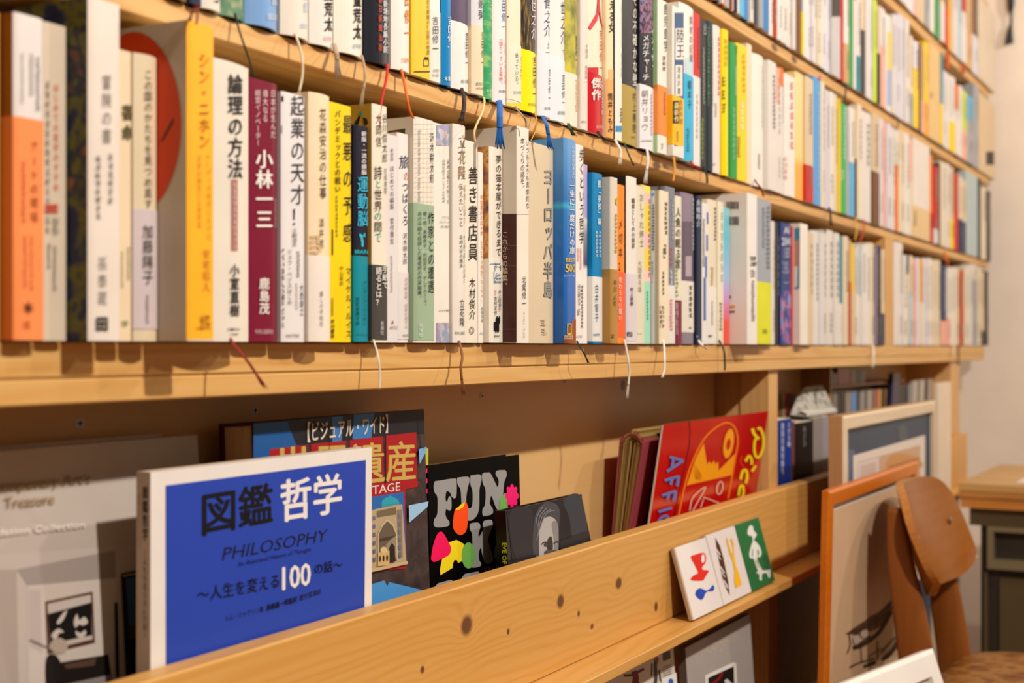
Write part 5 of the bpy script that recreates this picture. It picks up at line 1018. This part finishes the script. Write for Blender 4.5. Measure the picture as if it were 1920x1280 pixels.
pr.poly([(1050, 745), (1345, 608), (1372, 625), (1390, 1000), (1060, 1000)], 'ece4da'); pr.poly([(1082, 770), (1345, 650), (1355, 1000), (1090, 1000)], '1c1616'); pr.stroke([(1100, 850), (1180, 790), (1225, 720)], 26, '8c1818'); pr.poly([(1245, 800), (1275, 778), (1330, 830), (1300, 900)], 'd0c8d0')
q.build('cover', root)
# ------------------------------------------------------------------ right hand compartment
GC = 'books crowded in the right hand trough'
def spine_item(name, label, x0p, x1p, top, y, col, lean=0.0, depth=.07, texts=(), mat=None, cat='book', zbase=None):
    z0 = ZT + .0005 if zbase is None else zbase
    x0, x1 = WX(x0p, y), WX(x1p, y); h = WZ(.5*(x0p+x1p), top, y) - z0
    m = mat or paper(col, .35); dx = lean*h
    r = thing(name, (.5*(x0+x1), y, z0), label, cat, GC); q = MB()
    dep = min(depth, .116 - y)
    q.prism([(x0, y, z0), (x1, y, z0), (x1+dx, y, z0+h), (x0+dx, y, z0+h)], (0, dep, 0), m)
    pr = Print(q, Plane((0, y, 0), (1, 0, 0), (0, 0, 1)))
    for t in texts: pr.vtext(*t)
    q.build('cover', r)
    pgm = MB(); pgm.prism([(x0+dx+.0006, y+.002, z0+h), (x1+dx-.0006, y+.002, z0+h), (x1+dx-.0006, y+.002, z0+h+.0006), (x0+dx+.0006, y+.002, z0+h+.0006)], (0, dep-.004, 0), PAGES); pgm.build('page_block', r)
spine_item('magazine', 'blue magazine with white spine lettering beside the middle post', 1460, 1484, 786, .024, '1c3f94', 0, texts=[('建築知識特集号', 1467, 6, 792, 890, 'c8d0e0', .02), ('とびら絵', 1479, 6, 790, 838, 'd8dce4', .03)], cat='magazine')
spine_item('magazine', 'thin pinkish brown magazine between the blue and black spines', 1484.5, 1490, 790, .026, '7c4a40', cat='magazine')
spine_item('large_book', 'black book with white script spine under the grey newspaper', 1491, 1524, 791, .028, '1c1a1c', 0, texts=[('あさひ', 1508, 6, 798, 838, 'a8a4a0', -.01)])
spine_item('magazine', 'grey magazine with dark photo right of the black script spine', 1525, 1541, 782, .030, '9a9088', cat='magazine')
spine_item('magazine', 'pale lilac magazine beside the light framed picture', 1541.5, 1554, 780, .030, 'a49ca4', cat='magazine')
yb_ = .085
spine_item('paperback_book', 'small tan book behind the blue magazine', 1461, 1467, 738, yb_, '7a5a34')
spine_item('paperback_book', 'small white book behind the blue magazine', 1468, 1472, 738, yb_, 'b8a890')
spine_item('paperback_book', 'small red book behind the blue magazine', 1474, 1483, 736, yb_, 'b42018')
spine_item('paperback_book', 'small brown book behind the blue magazine', 1484, 1492, 738, yb_, '5c3c28')
# folded newspaper on top of the black and grey spines
q = MB(); np_ = mottle('newsprint', [(.35, '8a857c'), (.5, 'b8b2a6'), (.65, 'a29c90')], 60, .8, (1, 1, 1))
zb_ = WZ(1520, 782, .03); x0, x1 = WX(1494, .05), WX(1552, .05)
N = 14; top = []; 
for i in range(N+1):
    f = i/N; top.append((x0 + (x1-x0)*f, zb_ + .004 + .046*math.sin(min(1, f*1.9)*math.pi/2)))
for i in range(N):
    (xa, za), (xb, zb2) = top[i], top[i+1]
    q.face([(xa, .034, zb_+.0015), (xb, .034, zb_+.0015), (xb, .060, zb2), (xa, .060, za)], np_, True)
    q.face([(xa, .064, zb_+.0015), (xa, .062, za), (xb, .062, zb2), (xb, .064, zb_+.0015)], np_, True)
    q.face([(xa, .060, za), (xb, .060, zb2), (xb, .062, zb2), (xa, .062, za)], np_)
    q.face([(xa, .033, zb_+.0065), (xb, .033, zb_+.0065), (xb, .033, zb_+.0015), (xa, .033, zb_+.0015)], paper('d8d2c6', .7)); q.face([(xa, .033, zb_+.0065), (xa, .045, zb_+.012), (xb, .045, zb_+.012), (xb, .033, zb_+.0065)], paper('d8d2c6', .7))
rr = random.Random(5)
for i in range(10):
    a = rr.uniform(.2, .85); b = rr.uniform(.25, .8); xx = x0 + (x1-x0)*a; zz = zb_+.004+.046*math.sin(min(1, a*1.9)*math.pi/2)
    yy = .034 + .026*b; z_ = zb_+.0015 + (zz-zb_-.0015)*b
    q.face([(xx, yy-.001, z_), (xx+.006, yy-.001, z_), (xx+.006, yy+.003, z_+(zz-zb_)*.16), (xx, yy+.003, z_+(zz-zb_)*.16)], ink('55504a'))
tag(q.build('newspaper', None, (.5*(x0+x1), .05, zb_)), 'folded grey newspaper lying on the black and grey spines', 'newspaper')
# small inner shelf with its books
zi = WZ(1600, 719, .07); 
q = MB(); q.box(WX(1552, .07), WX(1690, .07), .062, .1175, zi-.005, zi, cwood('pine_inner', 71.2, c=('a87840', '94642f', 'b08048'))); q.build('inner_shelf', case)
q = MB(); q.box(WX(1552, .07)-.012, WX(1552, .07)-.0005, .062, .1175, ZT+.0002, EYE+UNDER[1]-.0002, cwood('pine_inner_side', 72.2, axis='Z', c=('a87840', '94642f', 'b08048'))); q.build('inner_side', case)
for i, (a, b, t, c, l) in enumerate([(1559, 1562.6, 695, '3a2c28', 'dark brown'), (1563, 1570, 700, '6a6258', 'grey'), (1571, 1595, 690, 'a82420', 'red'), (1596, 1606, 692, '8c6c28', 'ochre'), (1607, 1613, 693, '2c2438', 'violet black'), (1614, 1622, 695, '6a5e58', 'taupe')]):
    spine_item('paperback_book', '%s book on the small inner shelf right under the main shelf' % l, a, b-.4, t, .066, c, 0, .05, zbase=zi+.0003)
low = [(1559, 1562.5, '3c3430', 'charcoal'), (1563, 1569, '8a8278', 'taupe'), (1570, 1574, '5a4c40', 'brown'), (1575, 1585, '1c1a1c', 'black'), (1586, 1596, '9a8c7a', 'beige'), (1597, 1606, '5c90c8', 'light blue'), (1607, 1611, '26242a', 'dark'),
       (1612, 1617, 'a8a098', 'pale grey'), (1618, 1624, '6c665e', 'grey'), (1625, 1631, 'b4aa9c', 'cream grey'), (1632, 1637, '7c746a', 'dull grey'), (1638, 1644, 'c05038', 'orange red'), (1645, 1650, 'd0a060', 'tan'), (1651, 1656, '4a382c', 'dark brown'), (1657, 1661, 'c89858', 'ochre')]
for i, (a, b, c, l) in enumerate(low):
    spine_item('paperback_book', '%s spine in the trough behind the light framed picture' % l, a, b-.3, 733 - i*.25, .064, c, .0 if a < 1610 else .06, .05)
spine_item('magazine', 'navy magazine leaning right in the trough behind the light framed picture', 1663, 1676, 700, .050, '2c2a4c', .22, .010, cat='magazine')
spine_item('large_book', 'wide black book in the trough behind the light framed picture', 1681, 1703, 722, .058, '17161a', 0, .05)
for i, (a, b, c, l) in enumerate([(1706, 1713, 'bcb4aa', 'pale grey'), (1714, 1720, '8e8880', 'mid grey'), (1721, 1727, 'c8c0b6', 'white'), (1728, 1734, '4a4644', 'dark grey'), (1735, 1741, 'b0a8a0', 'silver grey')]):
    spine_item('magazine', '%s thin magazine leaning right near the far post' % l, a, b-.4, 715 - i, .048, c, .16, .012, cat='magazine')

# ------------------------------------------------------------------ framed pictures leaning on the bookcase
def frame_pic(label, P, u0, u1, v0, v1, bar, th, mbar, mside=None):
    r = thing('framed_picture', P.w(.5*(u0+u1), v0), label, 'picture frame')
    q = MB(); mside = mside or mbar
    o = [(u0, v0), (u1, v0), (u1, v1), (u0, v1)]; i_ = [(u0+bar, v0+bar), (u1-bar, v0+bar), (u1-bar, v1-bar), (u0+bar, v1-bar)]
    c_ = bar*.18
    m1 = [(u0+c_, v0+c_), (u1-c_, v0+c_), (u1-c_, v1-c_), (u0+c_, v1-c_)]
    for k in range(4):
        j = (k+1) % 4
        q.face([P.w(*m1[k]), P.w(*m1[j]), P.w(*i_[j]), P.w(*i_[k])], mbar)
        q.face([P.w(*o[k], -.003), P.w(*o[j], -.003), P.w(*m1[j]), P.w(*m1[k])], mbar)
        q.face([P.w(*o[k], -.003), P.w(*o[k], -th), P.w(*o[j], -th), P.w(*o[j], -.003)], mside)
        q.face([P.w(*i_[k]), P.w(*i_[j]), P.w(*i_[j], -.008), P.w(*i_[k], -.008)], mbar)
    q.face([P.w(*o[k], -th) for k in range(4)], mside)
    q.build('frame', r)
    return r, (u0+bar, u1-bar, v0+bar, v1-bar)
# light wood frame with a dark mount
Pb = lean_plane(-.088, 0, -.083, EYE-.1)
ua, ub = Pb.uv(1583, 780)[0], Pb.uv(1755, 747)[0]; vb = Pb.uv(1583, 780)[1]
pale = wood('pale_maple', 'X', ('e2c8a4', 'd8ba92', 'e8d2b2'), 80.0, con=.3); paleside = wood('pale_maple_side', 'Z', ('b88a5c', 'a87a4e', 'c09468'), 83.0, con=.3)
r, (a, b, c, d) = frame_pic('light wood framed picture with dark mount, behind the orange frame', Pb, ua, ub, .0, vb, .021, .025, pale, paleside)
Pi = Plane(Pb.w(0, 0, -.0085), Pb.u, Pb.v)
q = MB(); q.face([Pi.w(a, c), Pi.w(b, c), Pi.w(b, d), Pi.w(a, d)], plain('slate_mount', '2c4054', .35, spec=.1))
pr = Print(q, Pi, (1540, 680, 6.4))
pr.poly([(320, 1040), (400, 1050), (385, 1900), (310, 1900)], '5c6c84'); pr.poly([(925, 765), (1020, 770), (1025, 930), (935, 940)], '565c62', True)
pr.poly([(380, 1112), (1243, 865), (1243, 2600), (380, 2600)], 'e4d6ca'); pr.poly([(430, 1190), (1185, 985), (1185, 2500), (430, 2500)], 'd0ab88')
pr.poly([(430, 1200), (690, 1130), (690, 1900), (430, 1900)], 'dccfc6'); pr.poly([(470, 1235), (650, 1185), (650, 1700), (470, 1700)], 'd4bcae')
pr.poly([(800, 1140), (900, 1085), (1080, 1110), (1185, 1170), (1185, 1260), (800, 1280)], 'cf955c', True); pr.stroke([(805, 1250), (1180, 1140)], 16, 'a86428')
q.build('picture_panel', r)
# white panel standing behind it, beside the far post
q = MB(); Pw = lean_plane(-.0665, 0, -.0665, EYE-.085); u_ = Pw.uv(1758, 722)[0]; u2_ = Pw.uv(1783, 716)[0]; v_ = Pw.uv(1760, 718)[1]
q.obox(Pw, u_, u2_, 0, v_, .008, paper('e6d2b8', .7)); o = q.build('canvas_panel', None, Pw.w(.5*(u_+u2_), 0)); tag(o, 'blank cream panel standing between the light frame and the far post', 'panel')
# orange wood frame with a beige print
Pa = lean_plane(-.106, 0, -.124, EYE-.2)
ua, ub = Pa.uv(1556, 921)[0], Pa.uv(1722, 866)[0]; va = .5*(Pa.uv(1556, 918)[1] + Pa.uv(1722, 866)[1])
orw = wood('orange_stained_wood', 'X', ('c86006', 'b45004', 'd67210'), 90.0, rough=.28, con=.15, period=.02)
r, (a, b, c, d) = frame_pic('orange wood framed beige print of a cart, leaning beside the chair', Pa, ua, ub, .0, va, .021, .011, orw)
Pi = Plane(Pa.w(0, 0, -.0085), Pa.u, Pa.v)
q = MB(); q.face([Pi.w(a, c), Pi.w(b, c), Pi.w(b, d), Pi.w(a, d)], paper('ddb994', .35, .5)); 
sk = Print(q, Pi, (1500, 860, 3.0476)); iv = sk.lift()
for e in ((a, c, a+.006, d), (a, d-.012, b, d)): q.face([Pi.w(e[0], e[1], iv), Pi.w(e[2], e[1], iv), Pi.w(e[2], e[3], iv), Pi.w(e[0], e[3], iv)], ink('e4dcd4'))
dk = '3c2a20'
sk.poly([(262, 1000), (300, 970), (400, 905), (470, 860), (535, 795), (528, 860), (480, 940), (430, 975), (335, 1010), (300, 1003)], '6a4a34')
for pts, wd in (([(262, 1000), (330, 975), (420, 915), (535, 795)], 8), ([(300, 1003), (400, 950), (500, 880)], 6), ([(290, 985), (420, 890)], 5), ([(340, 1010), (350, 970), (360, 940)], 6), ([(430, 970), (440, 900)], 6), ([(278, 1000), (284, 1060), (268, 1110)], 7), ([(300, 1080), (360, 1060), (450, 990), (520, 870)], 22), ([(310, 1075), (400, 1010)], 10), ([(345, 1075), (350, 1160)], 5), ([(440, 1040), (442, 1150)], 5), ([(460, 1110), (520, 1040), (585, 985)], 7), ([(470, 1150), (530, 1090), (580, 1000)], 26), ([(500, 1170), (545, 1120)], 16), ([(540, 950), (580, 920), (620, 890)], 9), ([(575, 910), (590, 830), (605, 790)], 5), ([(550, 1080), (570, 1010), (620, 930)], 4), ([(280, 1190), (330, 1165), (420, 1140)], 8), ([(360, 1185), (430, 1160)], 18), ([(380, 1130), (470, 1080)], 5)):
    sk.stroke(pts, wd, dk)
sk.poly([(300, 1020), (330, 1005), (340, 1040), (310, 1060)], 'd0c4b8', True); sk.poly([(340, 990), (375, 975), (385, 1005), (350, 1020)], 'cdbfae', True)
sk.poly([(165, 1290), (300, 1210), (420, 1180), (600, 1090), (680, 1050), (700, 1400), (165, 1400)], 'cfae84')
q.build('print_panel', r)
# white frame lying against it, low down in front
P1 = Vector((1.992, -.246, EYE-.4215)); uu = Vector((.976, -.217, 0)); hh = Vector((.217, .976, 0)); vv = (hh*.35 + Vector((0, 0, 1)))
t_ = P1.z/vv.z; Pc = Plane(P1 - vv*t_, uu, vv); L_ = vv.length*t_
whitem = plain('white_lacquer', 'ece4dc', .4)
r, (a, b, c, d) = frame_pic('white framed picture leaning low down in front of the orange frame', Pc, -.45, 0, .012, L_, .034, .02, whitem)
q = MB(); Pi = Plane(Pc.w(0, 0, -.0085), Pc.u, Pc.v); q.face([Pi.w(a, c), Pi.w(b, c), Pi.w(b, d), Pi.w(a, d)], paper('e4ddd4')); q.build('picture_panel', r)

# ------------------------------------------------------------------ chair
chair = thing('dining_chair', (2.29, -.40, 0), 'brown bentwood chair with curved plywood back and mottled leather seat', 'chair')
ply = wood('chair_ply', 'X', ('8e4e16', '743a0e', '9c5c20'), 100.0, rough=.3, con=.25, period=.025); plyz = wood('chair_ply_z', 'Z', ('824414', '6a340e', '92521c'), 104.0, rough=.35, con=.25, period=.02)
q = MB(); NS, NT_ = 20, 10; gf, gb = [], []
for i in range(NS+1):
    s = -1 + 2*i/NS
    for j in range(NT_+1):
        t = -1 + 2*j/NT_; H = 1 - abs(s)**6*.36; X = 2.245 + .172*s*(1-.10*abs(t)**3); z = .690 + .083*t*H
        y = -.172 + .022*t - .036*s*s
        gf.append((X, y-.006, z)); gb.append((X, y+.006, z))
n_ = NT_+1; fs = []
for i in range(NS):
    for j in range(NT_): fs.append((i*n_+j, (i+1)*n_+j, (i+1)*n_+j+1, i*n_+j+1))
q.mesh(gf, fs, ply, True); q.mesh(gb, [f[::-1] for f in fs], ply, True)
edge = [i*n_ for i in range(NS+1)] + [NS*n_+j for j in range(1, n_)] + [i*n_+NT_ for i in range(NS-1, -1, -1)] + [j for j in range(NT_-1, 0, -1)]
eg = wood('chair_ply_edge', 'X', ('b87430', 'a06020', 'c4823c'), 107.0, con=.5)
for k in range(len(edge)):
    a, b = edge[k], edge[(k+1) % len(edge)]; q.face([gf[a], gf[b], gb[b], gb[a]], eg, True)
q.build('backrest', chair)
for sx in (2.115, 2.37):
    q = MB(); c = (sx, -.1785-.036*((sx-2.245)/.172)**2, .697); ring = []
    for i in range(14): a_ = 2*math.pi*i/14; ring.append((c[0]+.006*math.cos(a_), c[1], c[2]+.006*math.sin(a_)))
    q.mesh(ring + [(c[0], c[1]-.003, c[2])], [(i, (i+1) % 14, 14) for i in range(14)], plain('rivet_%d' % int(sx*100), 'b8b0a8', .3, .9), True); q.build('rivet', chair)
def limb(name, pts, m):
    """pts: (x, y, z, half x, half y)"""
    q = MB(); P_ = smooth(pts, 5, False) if False else pts; rings = []
    for (x, y, z, a, b) in P_:
        rg = []
        for i in range(12):
            t = 2*math.pi*i/12; cx, sy = math.cos(t), math.sin(t); e = .55
            rg.append((x + a*math.copysign(abs(cx)**e, cx), y + b*math.copysign(abs(sy)**e, sy), z))
        rings.append(rg)
    vs = [v for r_ in rings for v in r_]; fs = []
    for k in range(len(rings)-1):
        for i in range(12): fs.append((k*12+i, k*12+(i+1) % 12, k*12+12+(i+1) % 12, k*12+12+i))
    fs += [tuple(range(11, -1, -1)), tuple(range(len(vs)-12, len(vs)))]
    q.mesh(vs, fs, m, True); return q.build(name, chair)
def curve5(pts, n=6):
    out = []
    for i in range(len(pts)-1):
        a, b, c, d = pts[max(i-1, 0)], pts[i], pts[i+1], pts[min(i+2, len(pts)-1)]
        for j in range(n):
            t = j/n; out.append(tuple(.5*(2*b[k] + (c[k]-a[k])*t + (2*a[k]-5*b[k]+4*c[k]-d[k])*t*t + (3*b[k]-a[k]-3*c[k]+d[k])*t**3) for k in range(5)))
    return out + [tuple(pts[-1])]
for sx in (2.115, 2.375):
    cv = -.036*((sx-2.245)/.172)**2
    limb('rear_leg', curve5([(sx, -.180, 0, .010, .016), (sx, -.190, .22, .013, .024), (sx, -.205, .42, .015, .028), (sx, -.171+cv*.9, .56, .014, .026), (sx, -.152+cv, .66, .012, .020), (sx, -.143+cv, .742, .010, .011)]), plyz)
for sx in (2.13, 2.39):
    limb('front_leg', curve5([(sx, -.550, 0, .012, .013), (sx, -.54, .2, .015, .017), (sx, -.532, .425, .017, .02)]), plyz)
def rsq(cx, cy, a, b, e, n=36):
    return [(cx + a*math.copysign(abs(math.cos(t))**e, math.cos(t)), cy + b*math.copysign(abs(math.sin(t))**e, math.sin(t))) for t in (2*math.pi*i/n for i in range(n))]
leather = mottle('worn_brown_leather', [(.3, '5e3413'), (.45, '82501f'), (.55, '9a6a36'), (.7, '6a3c18')], 26, .45, (1, 1, 1), 0, 6)
q = MB(); lv = [(.43, .93), (.44, .99), (.455, 1.0), (.467, .985), (.476, .93), (.482, .75), (.484, .4)]
vs = []; fs = []
for z, s in lv: vs += [(x, y, z) for x, y in rsq(2.25, -.395, .205*s, .195*s, .5)]
for k in range(len(lv)-1):
    for i in range(36): fs.append((k*36+i, k*36+(i+1) % 36, k*36+36+(i+1) % 36, k*36+36+i))
fs += [tuple(range(35, -1, -1)), tuple(range(len(vs)-36, len(vs)))]
q.mesh(vs, fs, leather, True); q.build('seat', chair)
q = MB(); q.box(2.12, 2.40, -.545, -.525, .38, .429, plyz); q.box(2.122, 2.142, -.525, -.24, .38, .429, plyz); q.box(2.37, 2.39, -.525, -.24, .38, .429, plyz); q.box(2.14, 2.37, -.242, -.222, .38, .429, plyz); q.build('seat_frame', chair)

# ------------------------------------------------------------------ storage crate with planks on top, by the end wall
oliv = plain('olive_plastic', '54442a', .45); olid = plain('olive_plastic_dark', '30261a', .5)
crate = thing('storage_crate', (3.4, -.42, 0), 'dark olive plastic storage crate with framed handle by the end wall', 'crate')
q = MB(); q.box(3.125, 3.70, -.74, -.12, .0, .60, olid); q.build('body', crate)
q = MB(); q.box(3.105, 3.715, -.755, -.10, .601, .6395, oliv); q.build('rim', crate)
q = MB()
for (y0, y1, z0, z1) in ((-.62, -.137, .59, .6005), (-.62, -.137, .510, .530), (-.150, -.137, .53, .59), (-.62, -.607, .53, .59)): q.box(3.100, 3.1245, y0, y1, z0, z1, plain('olive_plastic_light', '786a4c', .45))
q.build('handle', crate)
q = MB()
for y in (-.128, -.64): q.box(3.112, 3.1245, y-.008, y, .0, .50, oliv)
q.box(3.1165, 3.1245, -.6, -.16, .06, .49, oliv); q.build('ribbed_panel', crate)
pk = wood('plank_wood', 'Y', ('c89a5c', 'b4854a', 'd4a868'), 120.0, con=.5); pk2 = wood('plank_orange', 'Y', ('c87c30', 'b46a24', 'd48c40'), 125.0, con=.5)
q = MB(); q.bbox(3.085, 3.62, -.80, -.085, .640, .662, pk2); tag(q.build('wood_board', None, (3.35, -.44, .64)), 'orange wood board lying directly on the olive crate', 'board')
q = MB(); q.bbox(3.08, 3.625, -.78, -.082, .6625, .677, wood('plank_mid', 'Y', ('bc7a3c', 'a86a30', 'c88a48'), 128.0)); tag(q.build('wood_board', None, (3.35, -.43, .6625)), 'brown middle board of the stack on the olive crate', 'board')
tray = thing('slatted_board', (3.36, -.42, .6775), 'slatted pale wood board topmost on the olive crate', 'board')
for k in range(4):
    q = MB(); x_ = 3.08 + k*.137; q.bbox(x_, x_+.131, -.77, -.080, .6775, .692, pk, .002); q.build('slat', tray)
q = MB(); q.box(3.14, 3.36, -.40, -.19, .6925, .6935, paper('e6d8cc')); q.face([(3.16, -.38, .6937), (3.30, -.38, .6937), (3.30, -.25, .6937), (3.16, -.25, .6937)], ink('d88c50')); tag(q.build('paper_sheet', None, (3.25, -.3, .6925)), 'white and orange printed sheet lying on the slatted board', 'paper sheet')
# ------------------------------------------------------------------ black cord hanging on the end wall
yk = -.036; q = MB(); bk = plain('black_cord', '1a1c20', .6)
cord = thing('hanging_cord', (XW-.012, yk, 2.02), 'black cord with two tassels hanging on the end wall', 'cord')
def tube(q, pts, m, n=8):
    vs = []; fs = []
    for (x, y, z, r_) in pts: vs += [(x + r_*math.cos(2*math.pi*i/n), y + r_*math.sin(2*math.pi*i/n), z) for i in range(n)]
    for k in range(len(pts)-1):
        for i in range(n): fs.append((k*n+i, k*n+(i+1) % n, k*n+n+(i+1) % n, k*n+n+i))
    fs += [tuple(range(n-1, -1, -1)), tuple(range(len(vs)-n, len(vs)))]
    q.mesh(vs, fs, m, True)
xw_ = XW - .012
tube(q, [(xw_, yk, 2.05, .004), (xw_, yk, 1.99, .004), (xw_, yk-.002, 1.93, .003), (xw_, yk-.001, 1.88, .003)], bk); q.build('string', cord)
q = MB(); tube(q, [(xw_, yk, 2.0, .004), (xw_, yk, 1.985, .010), (xw_, yk, 1.95, .009), (xw_, yk, 1.925, .004)], bk); q.build('tassel', cord)
q = MB(); tube(q, [(xw_, yk+.002, 1.895, .003), (xw_, yk+.002, 1.885, .006), (xw_, yk+.004, 1.845, .011), (xw_, yk+.004, 1.843, .011)], bk); q.build('tassel', cord)
q = MB(); q.box(XW-.02, XW-.0005, yk-.006, yk+.006, 2.045, 2.057, steel); q.build('hook', cord)
for o in LINK: sc.collection.objects.link(o)
for o in LINK:
    if '_w' in o: del o['_w']
sc.collection.objects.unlink(_to); bpy.data.objects.remove(_to)
